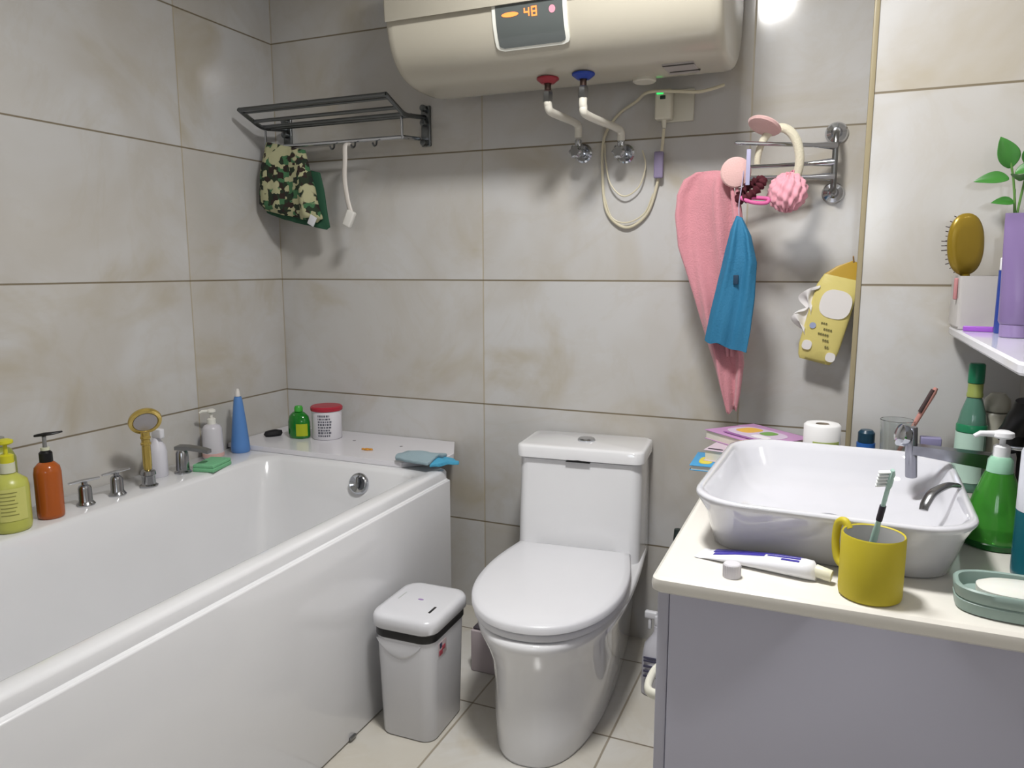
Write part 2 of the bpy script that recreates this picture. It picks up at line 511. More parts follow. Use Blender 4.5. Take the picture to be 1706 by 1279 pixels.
finish('sensor_window', bm, BLACK, o)
bm = new(); box(bm, -0.060, -0.056, -0.010, 0.030, 0.3215, 0.3225, 0.0005)
finish('lid_groove', bm, mat('pale_grey', '#b9bcba', 0.3), o)
bm = new(); loft(bm, [superel(0.008, 0.004, 2, 16, -0.002, 0.005, 0.3218), superel(0.008, 0.004, 2, 16, -0.002, 0.005, 0.3226)])
finish('logo', bm, mat('bin_logo', '#9a7fb0', 0.4), o)
bm = new()   # loose bag edge bulging below the rim
rings = []
for i in range(15):
    k = i/14
    x = -0.070 + 0.125*k
    dip = 0.045*math.sin(k*PI)**0.8
    rings.append([Vector((x, -0.0975-0.0012*j/6-0.0015*math.sin(j/6*PI)*math.sin(k*PI), 0.258 - dip*j/6)) for j in range(7)])
loft(bm, rings, False, False, closed=False)
finish('bin_liner', bm, mat('thin_film', '#e6e6ea', 0.12, trans=0.2), t, mods=[('SOLIDIFY', dict(thickness=0.0012))])
bm = new(); box(bm, 0.0795, 0.0812, -0.06, -0.02, 0.215, 0.250, 0.0005)
o = finish('sticker', bm, mat('sticker_pale', '#b8a8aa', 0.4), t)
bm = new()
for y, z, s in ((-0.05, 0.224, 0.009), (-0.035, 0.232, 0.008)): box(bm, 0.0810, 0.0818, y-s, y+s, z-s*0.7, z+s*0.7, 0.0003)
finish('sticker_red', bm, mat('sticker_red', '#a5404e', 0.4), o)
bm = new(); box(bm, 0.0810, 0.0818, -0.056, -0.044, 0.236, 0.248, 0.0003)
finish('sticker_navy', bm, mat('sticker_navy', '#30344f', 0.4), o)

# low white box behind the bin, by the toilet
t = thing('drain_box', 'small pinkish white box on the floor between waste bin and toilet', 'box', (0.99, -0.33, 0))
bm = new(); box(bm, -0.055, 0.035, -0.05, 0.05, 0.0, 0.125, 0.004); finish('carton', bm, mat('pinkish_card', '#b9adb0', 0.5), t)
bm = new(); box(bm, -0.050, 0.030, -0.045, 0.045, 0.125, 0.133, 0.003); finish('lid', bm, mat('dark_lid', '#4a444a', 0.4), t)

# ------------------------------------------------------------------ water heater
t = thing('water_heater', 'large cream wall-hung water heater with small grey display above the toilet', 'water heater', (0, 0, 0))
HX0, HX1 = 0.720, 1.575
YC_, ZC_, HA, HB, HE = -0.222, 1.845, 0.200, 0.215, 2.9
def hprof(th, off=0.0, sc=1.0):
    c, s = math.cos(th), math.sin(th)
    return (YC_ + (HA*sc+off)*math.copysign(abs(c)**(2/HE), c), ZC_ + (HB*sc+off)*math.copysign(abs(s)**(2/HE), s))
bm = new()
rings = []
for x, sc in ((HX0, 0.90), (HX0+0.004, 0.955), (HX0+0.012, 0.985), (HX0+0.028, 1.0), (HX1-0.028, 1.0), (HX1-0.012, 0.985), (HX1-0.004, 0.955), (HX1, 0.90)):
    rings.append([Vector((x,)+hprof(2*PI*i/96, 0, sc)) for i in range(96)])
loft(bm, rings)
finish('tank_body', bm, CREAM, t, sharp=50)
# fuller upper front cover whose lower edge makes the long ridge
bm = new()
rings = []
A0, A1 = PI+0.20, PI-0.95
for x, o_ in ((HX0+0.006, -0.008), (HX0+0.014, 0.0), (HX1-0.014, 0.0), (HX1-0.006, -0.008)):
    ring = [Vector((x,)+hprof(A0+(A1-A0)*i/20, -0.012, 1)) for i in range(21)]
    ring += [Vector((x,)+hprof(A1+(A0-A1)*i/20, 0.012+o_, 1)) for i in range(21)]
    rings.append(ring)
loft(bm, rings)
finish('front_cover', bm, CREAM, t, sharp=50)
def on_body(x, th, off): 
    y, z = hprof(th, off); return Vector((x, y, z))
def body_patch(x0, x1, a0, a1, rx, off, thick, n=14, m=20, lower_only=True):
    """rounded patch that follows the curved front; a0 upper angle, a1 lower angle"""
    bm = new()
    L = a1-a0
    top, bot = [], []
    for j in range(m+1):
        k = j/m
        a = a0+L*k
        # corner rounding at the lower end
        dn = (1-k)*0.12
        ins = 0.0
        if dn < rx: ins = rx-math.sqrt(max(0, rx*rx-(rx-dn)**2))
        row_t, row_b = [], []
        for i in range(n+1):
            x = (x0+ins)+(x1-x0-2*ins)*i/n
            row_t.append(bm.verts.new(on_body(x, a, off+thick)))
            row_b.append(bm.verts.new(on_body(x, a, off)))
        top.append(row_t); bot.append(row_b)
    for j in range(m):
        for i in range(n):
            bm.faces.new((top[j][i], top[j][i+1], top[j+1][i+1], top[j+1][i]))
            bm.faces.new((bot[j][i], bot[j+1][i], bot[j+1][i+1], bot[j][i+1]))
        for i in (0, n):
            bm.faces.new((top[j][i], top[j+1][i], bot[j+1][i], bot[j][i]))
    for j in (0, m):
        for i in range(n): bm.faces.new((top[j][i], top[j][i+1], bot[j][i+1], bot[j][i]))
    return bm
DX0, DX1 = 1.040, 1.212
DA0, DA1 = PI+0.205, PI+0.71
fr = finish('display_frame', body_patch(DX0-0.010, DX1+0.010, DA0-0.004, DA1+0.045, 0.020, -0.004, 0.008), mat('frame_white', '#e9e9e0', 0.2, coat=0.5), t, sharp=45)
sc_ = finish('display_screen', body_patch(DX0, DX1, DA0, DA1, 0.012, 0.0, 0.0055), mat('screen_grey', '#5b605f', 0.08, coat=0.6), fr, sharp=45)
# lit digits on the screen
def seg_digit(bm, x, a, w, h, segs, tk):
    S = {'a': (0, 1, 1, 1), 'g': (0, .5, 1, .5), 'd': (0, 0, 1, 0), 'f': (0, .5, 0, 1), 'b': (1, .5, 1, 1), 'e': (0, 0, 0, .5), 'c': (1, 0, 1, .5)}
    for s in segs:
        u0, v0, u1, v1 = S[s]
        xa, xb = x+u0*w-tk/2, x+u1*w+tk/2
        aa, ab = a-v0*h, a-v1*h
        if abs(aa-ab) < 1e-6: aa += 0.008; ab -= 0.008
        pts = [on_body(xa, aa, 0.0056), on_body(xb, aa, 0.0056), on_body(xb, ab, 0.0056), on_body(xa, ab, 0.0056)]
        pt2 = [on_body(xa, aa, 0.0064), on_body(xb, aa, 0.0064), on_body(xb, ab, 0.0064), on_body(xa, ab, 0.0064)]
        loft(bm, [pts, pt2])
ORG = mat('led_orange', '#ff8a4a', 0.5, emit='#ff7a38', estr=1.2)
bm = new(); seg_digit(bm, 1.116, PI+0.345, 0.011, 0.085, 'fgbc', 0.003); seg_digit(bm, 1.135, PI+0.345, 0.011, 0.085, 'abcdefg', 0.003)
finish('temperature_digits', bm, ORG, sc_)
bm = new(); loft(bm, [[on_body(1.078+0.022*math.cos(q), PI+0.305+0.025*math.sin(q), o_) for q in [2*PI*i/20 for i in range(20)]] for o_ in (0.0056, 0.0064)])
finish('power_icon', bm, ORG, sc_)
bm = new(); loft(bm, [[on_body(1.186+0.008*math.cos(q), PI+0.305+0.04*math.sin(q), o_) for q in [2*PI*i/20 for i in range(20)]] for o_ in (0.0056, 0.0064)])
finish('status_light', bm, mat('led_pink', '#c98896', 0.5, emit='#d07888', estr=0.5), sc_)
# stickers and the drain cap on the underside
zb = ZC_-HB
bm = new(); box(bm, 1.420, 1.495, -0.285, -0.190, zb-0.0012, zb+0.004); lb = finish('rating_label', bm, mat('label_film', '#a9a3a0', 0.4), t)
for y, x in ((-0.278, 1.42), (-0.215, 1.425)):
    bm = new(); box(bm, x, x+0.075, y-0.004, y+0.004, zb-0.002, zb-0.001)
    finish('label_stripe', bm, mat('ink', '#2a2622', 0.5), lb)
bm = new(); lathe(bm, [(0, zb+0.002), (0.030, zb+0.002), (0.030, zb-0.006), (0.026, zb-0.009), (0, zb-0.009)], 32, Matrix.Translation((1.35, -0.17, 0)))
finish('drain_cap', bm, mat('cap_cream', '#c9c4b6', 0.35), t)
for nm, lab, x, y, c in (('hot_outlet_ring', 'red ring', 1.120, -0.270, '#9c2a36'), ('cold_inlet_ring', 'blue ring', 1.219, -0.278, '#1f3f9e')):
    bm = new(); lathe(bm, [(0.010, zb+0.004), (0.029, zb+0.002), (0.029, zb-0.002), (0.016, zb-0.012), (0.010, zb-0.012)], 32, Matrix.Translation((x, y, 0)))
    finish(nm, bm, mat(nm+'_mat', c, 0.35), t)['label'] = lab
    bm = new(); lathe(bm, [(0, zb), (0.0085, zb), (0.0085, zb-0.03), (0, zb-0.03)], 16, Matrix.Translation((x, y, 0)))
    finish('nipple', bm, mat('dark_brass', '#4a3a34', 0.4, 0.7), t)

def pipe(name, label, pts, z_nut, valve):
    t = thing(name, label, 'pipe', pts[0])
    o0 = Vector(pts[0])
    P = [Vector(p)-o0 for p in pts]
    bm = new(); tube(bm, spline(P, 8), 0.0105, 16)
    finish('hose', bm, mat('white_pipe', '#dcd8cc', 0.3), t)
    bm = new(); lathe(bm, [(0, 0.030), (0.009, 0.030), (0.012, 0.026), (0.0135, 0.022), (0.0135, 0.004), (0.012, 0.0), (0, 0.0)], 6, Matrix.Translation(P[0]+Vector((0, 0, -0.002))))
    finish('nut', bm, STEEL, t, sharp=20)
pz = zb-0.055
pipe('hot_water_pipe', 'white bent pipe under the red ring of the heater', [(1.120, -0.270, pz), (1.120, -0.268, 1.568), (1.121, -0.255, 1.553), (1.126, -0.20, 1.551), (1.131, -0.085, 1.553), (1.133, -0.055, 1.545), (1.133, -0.052, 1.515)], 0, 0)
pipe('cold_water_pipe', 'white bent pipe under the blue ring of the heater', [(1.219, -0.278, pz), (1.219, -0.276, 1.553), (1.223, -0.255, 1.535), (1.252, -0.085, 1.530), (1.259, -0.057, 1.522), (1.259, -0.052, 1.500)], 0, 0)
def valve(x, z, label):
    t = thing('angle_valve', label, 'valve', (x, 0, z), group=None)
    bm = new(); lathe(bm, [(0, 0), (0.026, 0), (0.027, 0.004), (0.022, 0.008), (0, 0.008)], 28, Matrix.Rotation(PI/2, 4, 'X'))
    finish('wall_flange', bm, CHROME, t)
    bm = new(); cyl(bm, (0, -0.006, 0), (0, -0.062, 0), 0.011, bev=0.002); cyl(bm, (0, -0.052, 0), (0, -0.052, 0.032), 0.010, bev=0.002)
    finish('body', bm, CHROME, t)
    bm = new()
    rings = [[Vector(((0.017+0.002*math.cos(6*a))*math.cos(a), 0, (0.017+0.002*math.cos(6*a))*math.sin(a)))*k + Vector((0, y, -0.004)) for a in [2*PI*i/48 for i in range(48)]] for y, k in ((-0.060, 0.8), (-0.066, 1), (-0.082, 1), (-0.087, 0.75))]
    loft(bm, rings); finish('handwheel', bm, CHROME, t)
valve(1.133, 1.478, 'chrome angle valve under the heater, the left of two')
valve(1.259, 1.470, 'chrome angle valve under the heater, the right one beside the hanging cable')

# socket, plug and cable
t = thing('wall_socket', 'flat cream wall socket plate just under the heater', 'socket', (1.408, 0, 1.590))
bm = new(); box(bm, -0.043, 0.043, -0.010, 0, -0.043, 0.043, 0.003); finish('plate', bm, mat('socket_cream', '#cbc7b8', 0.35), t)
t = thing('power_plug', 'cream leakage-protection plug with glowing green light', 'plug', (1.374, -0.010, 1.590))
bm = new(); box(bm, -0.024, 0.022, -0.038, 0, -0.040, 0.040, 0.006); finish('casing', bm, mat('plug_cream', '#d3cebd', 0.3), t)
bm = new(); box(bm, -0.019, 0.000, -0.0405, -0.036, 0.026, 0.036, 0.002); finish('indicator_light', bm, mat('led_green', '#2fe070', 0.4, emit='#22e060', estr=1.5), t)
bm = new(); box(bm, -0.009, 0.006, -0.0405, -0.036, 0.012, 0.022, 0.002); finish('test_button', bm, mat('dark_green', '#2f3f38', 0.4), t)
bm = new(); cyl(bm, (0, -0.019, -0.038), (0, -0.019, -0.062), 0.008, 0.005); finish('strain_relief', bm, mat('plug_cream', '#d3cebd', 0.3), t)
t = thing('power_cable', 'cream power cable looping down the wall from the plug', 'cable', (0, 0, 0))
cab = mat('cable_cream', '#cfc7ae', 0.4)
bm = new()
tube(bm, spline([(1.374, -0.029, 1.527), (1.369, -0.025, 1.47), (1.358, -0.014, 1.391), (1.328, -0.010, 1.30), (1.268, -0.010, 1.262), (1.21, -0.010, 1.308), (1.194, -0.010, 1.415), (1.197, -0.010, 1.515), (1.235, -0.012, 1.575), (1.290, -0.018, 1.608), (1.340, -0.075, 1.618), (1.42, -0.085, 1.611), (1.47, -0.080, 1.606), (1.505, -0.07, 1.612), (1.535, -0.05, 1.624)], 10), 0.0042, 10)
finish('cord', bm, cab, t)
bm = new()
tube(bm, spline([(1.200, -0.012, 1.50), (1.205, -0.016, 1.45), (1.222, -0.020, 1.385), (1.262, -0.020, 1.350), (1.305, -0.020, 1.375), (1.322, -0.018, 1.43), (1.312, -0.016, 1.475)], 10), 0.0022, 8)
finish('thin_loop', bm, cab, t)
bm = new(); tube(bm, spline([(1.199, -0.012, 1.36), (1.225, -0.012, 1.292), (1.27, -0.012, 1.276), (1.32, -0.012, 1.300), (1.345, -0.012, 1.355)], 10), 0.002, 8)
finish('thin_strand', bm, cab, t)
bm = new(); box(bm, 1.348, 1.374, -0.031, -0.017, 1.395, 1.468, 0.004); finish('cable_tag', bm, mat('tag_lilac', '#8d82a0', 0.5), t)

# ------------------------------------------------------------------ fold-down towel rack, left
t = thing('towel_rack', 'grey metal towel rack with folding shelf in the left corner', 'towel rack', (0.333, 0, 1.60))
X0, X1 = -0.275, 0.272
RK = mat('rack_metal', '#6f7273', 0.28, 1.0)
for s, x in ((0, X0), (1, X1)):
    bm = new(); box(bm, x-0.013, x+0.020, -0.010, 0, -0.070, 0.055, 0.003)
    for z in (0.045, 0.0, -0.06): cyl(bm, (x+0.003, -0.006, z), (x+0.003, -0.030, z), 0.010, bev=0.002)
    finish('bracket', bm, RK, t)
    bm = new()
    tube(bm, spline([(x, -0.012, 0.020), (x, -0.07, 0.012), (x, -0.13, 0.008), (x, -0.185, 0.026), (x, -0.235, 0.046)], 6), 0.007, 10)
    finish('side_arm', bm, RK, t)
for y, z, rr in ((-0.090, 0.011, 0.007), (-0.125, 0.010, 0.006), (-0.170, 0.020, 0.006), (-0.232, 0.045, 0.007), (-0.215, 0.038, 0.004)):
    bm = new(); cyl(bm, (X0, y, z), (X1, y, z), rr, seg=12); finish('shelf_rod', bm, RK, t)
bm = new(); cyl(bm, (X0, -0.115, -0.055), (X1-0.02, -0.115, -0.055), 0.006, seg=12)
finish('towel_rail', bm, CHROME, t)
for x in (X0, X1-0.02):
    bm = new(); tube(bm, spline([(x, -0.01, -0.045), (x, -0.06, -0.050), (x, -0.115, -0.055)], 5), 0.0065, 10)
    cyl(bm, (x, -0.115, -0.060), (x, -0.115, 0.010), 0.004, seg=10)
    finish('rail_arm', bm, CHROME, t)
for x in (0.0, 0.08, 0.16):
    bm = new(); tube(bm, spline([(x, -0.115, -0.060), (x, -0.118, -0.072), (x, -0.13, -0.078), (x, -0.138, -0.070)], 4), 0.003, 8)
    finish('hook', bm, RK, t)

# camouflage towel on it: own shader with blocky patches
def camo():
    m = bpy.data.materials.new('camo_cloth'); m.use_nodes = True
    nt = m.node_tree; N, L = nt.nodes, nt.links
    b = N['Principled BSDF']; b.inputs['Roughness'].default_value = 0.9
    tc = N.new('ShaderNodeTexCoord')
    vor = N.new('ShaderNodeTexVoronoi'); vor.distance = 'CHEBYCHEV'; vor.inputs['Scale'].default_value = 60
    L.new(tc.outputs['Object'], vor.inputs['Vector'])
    rp = N.new('ShaderNodeValToRGB'); rp.color_ramp.interpolation = 'CONSTANT'
    els = [(0, '#22301f'), (0.3, '#2b1d18'), (0.48, '#3f6b47'), (0.66, '#a9a883'), (0.90, '#1b241c')]
    e = rp.color_ramp.elements
    e[0].position = 0; e[0].color = lin(els[0][1]); e[1].position = els[1][0]; e[1].color = lin(els[1][1])
    for p, c in els[2:]:
        q = e.new(p); q.color = lin(c)
    sep = N.new('ShaderNodeSeparateColor')
    L.new(vor.outputs['Color'], sep.inputs[0]); L.new(sep.outputs[0], rp.inputs[0])
    n = N.new('ShaderNodeTexNoise'); n.inputs['Scale'].default_value = 13; L.new(tc.outputs['Object'], n.inputs['Vector'])
    mr = N.new('ShaderNodeMapRange'); L.new(n.outputs['Fac'], mr.inputs[0]); mr.inputs[1].default_value = 0.53; mr.inputs[2].default_value = 0.55
    mx = N.new('ShaderNodeMix'); mx.data_type = 'RGBA'; mx.inputs[7].default_value = lin('#aeac88')
    L.new(rp.outputs[0], mx.inputs[6]); L.new(mr.outputs[0], mx.inputs[0])
    L.new(mx.outputs[2], b.inputs['Base Color'])
    return m
CAMO = camo()
t = thing('camouflage_towel', 'dark green and beige camouflage cloth hanging from left towel rack', 'towel', (0.145, -0.115, 1.54))
bm = new()
drape(bm, [(0.006, -0.085, 0.070, 0.0, 0.030), (-0.03, -0.090, 0.085, -0.004, 0.045), (-0.10, -0.105, 0.105, -0.004, 0.055), (-0.17, -0.115, 0.120, 0.0, 0.060), (-0.205, -0.118, 0.130, 0.002, 0.055), (-0.222, -0.10, 0.11, 0.002, 0.03)], folds=4, amp=0.10, slope=-0.22, seed=2, wave=0.006)
finish('cloth', bm, CAMO, t, sharp=80)
bm = new()
drape(bm, [(-0.06, -0.100, 0.112, 0.022, 0.02), (-0.18, -0.122, 0.137, 0.022, 0.03), (-0.232, -0.115, 0.142, 0.022, 0.03), (-0.246, -0.06, 0.13, 0.020, 0.02)], folds=4, amp=0.08, slope=-0.22, seed=5)
finish('green_lining', bm, mat('lining_green', '#26503a', 0.85), t, sharp=80)
bm = new(); box(bm, -0.012, 0.014, -0.003, 0.003, -0.018, 0.014, 0.002, M=Matrix.Translation((0.112, -0.030, -0.238)) @ Matrix.Rotation(0.5, 4, 'Y'))
finish('care_label', bm, mat('label_white', '#d6d6da', 0.6), t)

# white hanging handle
t = thing('bath_brush_handle', 'curved white plastic handle hanging from the left towel rack', 'handle', (0.388, -0.130, 1.525))
bm = new()
tube(bm, spline([(0.004, 0.012, 0.010), (0.0, -0.004, 0.002), (-0.001, -0.006, -0.04), (-0.006, -0.004, -0.10), (0.002, -0.004, -0.16), (0.014, -0.004, -0.205)], 8), 0.0095, 12, flat=0.6)
finish('stem', bm, mat('handle_white', '#cfc9c2', 0.4), t)
bm = new(); box(bm, -0.016, 0.014, -0.010, 0.008, -0.035, 0.018, 0.005, M=Matrix.Translation((0.012, -0.004, -0.215)) @ Matrix.Rotation(0.45, 4, 'Y'))
finish('end_block', bm, mat('handle_white2', '#dad8d2', 0.4), t)

# ------------------------------------------------------------------ swivel towel bars, right
t = thing('swivel_towel_bar', 'chrome three-arm swivel towel bar on the right of the back wall', 'towel bar', (1.817, 0, 1.41))
for z, nm in ((0.079, 0), (-0.072, 1)):
    bm = new(); lathe(bm, [(0, 0), (0.027, 0), (0.028, 0.005), (0.024, 0.012), (0.014, 0.016), (0.010, 0.030), (0, 0.032)], 32, Matrix.Translation((0, 0, z)) @ Matrix.Rotation(PI/2, 4, 'X'))
    finish('wall_flange', bm, CHROME, t)
bm = new(); tube(bm, spline([(0, -0.020, 0.079), (0, -0.048, 0.072), (0, -0.060, 0.045), (0, -0.060, 0.0), (0, -0.060, -0.045), (0, -0.048, -0.066), (0, -0.020, -0.072)], 6), 0.0075, 14)
finish('post', bm, STEEL, t)
for z, e in ((0.040, (-0.228, -0.205)), (0.000, (-0.222, -0.045)), (-0.036, (-0.334, -0.168))):
    bm = new(); d = Vector((e[0], e[1]+0.060, 0)).normalized()
    p0 = Vector((0, -0.060, z))
    p1 = Vector((e[0], e[1], z))
    L_ = (p1-p0).length
    tube(bm, [p0, p0+d*0.012, p0+d*0.03, p0+d*0.06, p1-d*0.004, p1], [0.010, 0.010, 0.0085, 0.0055, 0.005, 0.003], 14)
    finish('arm', bm, CHROME, t)

PINKT = mat('pink_terry', '#c98891', 0.95, sheen=0.4, bump=0.5, bscale=260, mottled=0.10, mscale=30)
t = thing('pink_towel', 'long pink terry towel hanging from the swivel bar, bunched to a point', 'towel', (1.53, -0.175, 1.37))
bm = new()
ox = 1.53
drape(bm, [(0.018, 1.490-ox, 1.565-ox, 0, 0.018), (0.0, 1.462-ox, 1.580-ox, 0, 0.035), (-0.04, 1.446-ox, 1.588-ox, 0, 0.045), (-0.09, 1.444-ox, 1.595-ox, 0, 0.045), (-0.17, 1.455-ox, 1.603-ox, 0, 0.045),
           (-0.31, 1.500-ox, 1.614-ox, 0, 0.045), (-0.39, 1.525-ox, 1.622-ox, 0, 0.04), (-0.47, 1.550-ox, 1.632-ox, 0, 0.035), (-0.55, 1.572-ox, 1.626-ox, 0, 0.03), (-0.60, 1.588-ox, 1.618-ox, 0, 0.022)], folds=5, amp=0.09, seed=3, wave=0.009, nw=2.6, ragged=0.03)
finish('terry_cloth', bm, PINKT, t, sharp=80)
bm = new()
for k in range(2):
    tube(bm, spline([(0.055+0.012*k, -0.028, -0.02), (0.072+0.008*k, -0.030, -0.15), (0.050+0.018*k, -0.026, -0.30), (0.062+0.01*k, -0.022, -0.45)], 10), [0.004+0.007*math.sin(PI*i/30) for i in range(31)], 12)
finish('rolled_edge', bm, PINKT, t, sharp=80)

t = thing('blue_bath_pouch', 'blue cloth pouch hanging in front of the pink towel', 'pouch', (1.61, -0.232, 1.27))
bm = new()
ox = 1.61
drape(bm, [(0.0, 1.603-ox, 1.617-ox, 0, 0.012), (-0.04, 1.590-ox, 1.640-ox, 0, 0.028), (-0.10, 1.578-ox, 1.656-ox, 0, 0.034), (-0.18, 1.562-ox, 1.656-ox, 0, 0.030), (-0.26, 1.546-ox, 1.650-ox, 0, 0.026), (-0.322, 1.536-ox, 1.642-ox, 0, 0.012)], folds=4, amp=0.08, seed=8, slope=-0.30, wave=0.006, nw=3.0, ragged=0.012)
finish('fabric', bm, mat('blue_cloth', '#2a7298', 0.75, bump=0.3, bscale=200, mottled=0.12), t, sharp=80)
bm = new(); box(bm, -0.006, 0.006, -0.0195, -0.012, -0.165, -0.142, 0.001); finish('button_tab', bm, mat('navy_ink', '#15324a', 0.6), t)
bm = new(); tube(bm, spline([(0.0, 0, -0.01), (-0.002, 0.0, 0.03), (0.002, 0.010, 0.080), (0.004, 0.018, 0.118)], 6), 0.003, 8, flat=0.5)
finish('hanging_strap', bm, mat('strap_lilac', '#b9adc6', 0.6), t)

# plush headband: cream ring with two pink pads
t = thing('plush_headband', 'cream plush headband with two round pink pads on the swivel bar', 'headband', (1.690, -0.150, 1.400))
CRM = mat('cream_plush', '#ddd6bf', 0.9, sheen=0.3, bump=0.4, bscale=300)
PNK = mat('pale_pink_plush', '#dfb6b2', 0.9, sheen=0.3, bump=0.3, bscale=300)
bm = new()
rp = []
for i in range(40):
    a = -1.85 + 2*PI*0.80*i/39
    rp.append(Vector((-0.002+0.050*math.cos(a), -0.012*math.sin(a*1.0), 0.006+0.080*math.sin(a))))
tube(bm, rp, [0.0075+0.004*math.sin(PI*i/39) for i in range(40)], 14)
finish('band', bm, CRM, t)
def pad(c, n, rr, th):
    bm = new(); lathe(bm, [(0, -th), (rr*0.6, -th*0.9), (rr*0.92, -th*0.5), (rr, 0), (rr*0.92, th*0.5), (rr*0.6, th*0.9), (0, th)], 36, Matrix.Translation(c) @ rot_to(n))
    return bm
finish('pad', pad((-0.095, -0.065, -0.022), (0.25, -1, -0.1), 0.037, 0.008), PNK, t)
finish('pad', pad((-0.036, -0.030, 0.090), (0.30, 0.35, 0.88), 0.042, 0.009), PNK, t)
bm = new(); box(bm, -0.070, -0.060, -0.078, -0.074, -0.055, 0.030, 0.001); finish('sewn_label', bm, mat('label_lilac', '#a9a6c4', 0.5), t)

t = thing('shower_puff', 'bright pink mesh shower puff behind the cream ring', 'bath puff', (1.716, -0.185, 1.328))
bm = new()
N_ = 72
rings = []
for j in range(25):
    ph = PI*j/24
    ring = []
    for i in range(N_):
        a = 2*PI*i/N_
        rr = 0.043*(1+0.10*math.sin(a*13+ph*5)+0.06*math.sin(a*7-ph*9))
        ring.append(Vector((rr*math.sin(ph)*math.cos(a), 0.8*rr*math.sin(ph)*math.sin(a), rr*math.cos(ph))))
    rings.append(ring)
loft(bm, rings)
finish('mesh_ball', bm, mat('puff_pink', '#e8a4b2', 0.85, sheen=0.3), t, sharp=80)
bm = new(); tube(bm, spline([(0, 0, 0.02), (0.012, 0, 0.05), (0.002, 0.012, 0.047), (-0.002, 0, 0.03)], 6), 0.0018, 8)
finish('cord_loop', bm, mat('cord_pink', '#d98aa0', 0.6), t)

t = thing('maroon_hair_band', 'dark maroon gathered hair band below the round pink pad', 'hair band', (1.632, -0.215, 1.335))
bm = new()
rp = [Vector((0.026*math.cos(a), 0.010*math.sin(a), 0.014*math.sin(a)+0.018*math.cos(a))) for a in [2*PI*i/48 for i in range(48)]]
tube(bm, rp, [0.010+0.0035*math.sin(i*2.2) for i in range(48)], 12, closed=True)
finish('scrunchie', bm, mat('maroon_cloth', '#4d1622', 0.85), t, sharp=80)
t = thing('magenta_loop', 'small magenta elastic loop under the maroon hair band', 'hair tie', (1.640, -0.228, 1.305))
bm = new(); tube(bm, spline([(-0.028, 0, 0.010), (0.0, -0.004, -0.002), (0.03, 0, -0.004), (0.034, 0.004, 0.006), (0.0, 0.006, 0.010)], 6, closed=True), 0.0048, 10, closed=True)
finish('elastic', bm, mat('magenta', '#cf5f97', 0.6), t)

# yellow wet tissue pack hanging at the column edge
t = thing('tissue_pack', 'yellow and white tissue pack hanging beside the column edge', 'tissue pack', (1.862, -0.060, 1.165), rot=(0, math.radians(13), 0))
YEL = mat('pack_yellow', '#d9cb7c', 0.35, bump=0.3, bscale=40, mottled=0.08, mscale=20)
bm = new()
rings = []
for z, hw_, th, cx_ in ((-0.272, 0.038, 0.004, -0.004), (-0.262, 0.044, 0.016, -0.004), (-0.235, 0.050, 0.024, -0.004), (-0.14, 0.051, 0.030, -0.004), (-0.075, 0.050, 0.024, -0.004), (-0.045, 0.044, 0.010, 0.0)):
    rings.append(superel(hw_, th/2, 3, 40, cx_, 0, z))
loft(bm, rings); finish('pouch', bm, YEL, t, sharp=60)
bm = new(); loft(bm, [superel(0.044, 0.005, 3, 40, 0, 0, -0.046), superel(0.028, 0.003, 3, 40, 0.008, 0, -0.02), superel(0.006, 0.002, 3, 40, 0.016, 0, 0.0)])
finish('gusset', bm, mat('pack_gold', '#b9962f', 0.4), t)
bm = new(); cyl(bm, (0.016, 0, -0.004), (0.010, -0.012, 0.012), 0.002); finish('hook_tab', bm, mat('tab_beige', '#b08f60', 0.5), t)
for bx in ((-0.034, 0.042, -0.0163, -0.0135, -0.152, -0.078), (0.018, 0.042, -0.0140, -0.0105, -0.262, -0.238), (-0.046, -0.022, -0.0150, -0.0115, -0.245, -0.220)):
    bm = new(); x0, x1, y0, y1, z0_, z1_ = bx
    loft(bm, [[Vector(((x0+x1)/2+p.x, y_, (z0_+z1_)/2+p.y)) for p in superel((x1-x0)/2, (z1_-z0_)/2, 2.6, 32)] for y_ in (y0, y1)])
    finish('white_print', bm, mat('print_white', '#e4e0dd', 0.4), t)
bm = new()
for i, (x, z, w) in enumerate(((-0.008, -0.168, 0.016), (0.006, -0.182, 0.024), (-0.002, -0.196, 0.028), (0.008, -0.210, 0.018), (0.014, -0.226, 0.010))):
    for j in range(int(w/0.005)): box(bm, x-w/2+j*0.0055, x-w/2+j*0.0055+0.0035, -0.0166, -0.0140, z-0.002, z+0.002)
finish('printed_text', bm, mat('print_olive', '#6e6a3c', 0.5), t)
bm = new(); lathe(bm, [(0, 0), (0.008, 0), (0.008, 0.002), (0, 0.002)], 20, Matrix.Translation((-0.034, -0.0135, -0.180)) @ Matrix.Rotation(PI/2, 4, 'X'))
finish('badge', bm, mat('badge_blue', '#9aa4c4', 0.5), t)
bm = new()
rings = []
for i in range(11):
    k = i/10
    rings.append([Vector((-0.046-0.046*abs(math.sin(k*PI*2))**0.7*(j/5)-0.004*math.sin(j+k*5), -0.004+0.012*math.sin(k*9+j), -0.085-0.115*k-0.012*math.sin(j*1.3))) for j in range(6)])
loft(bm, rings, False, False, closed=False)
finish('pulled_tissue', bm, mat('tissue_white', '#e4e1e0', 0.8), t, sharp=80, mods=[('SOLIDIFY', dict(thickness=0.001)), ('SUBSURF', dict(levels=1, render_levels=2))])

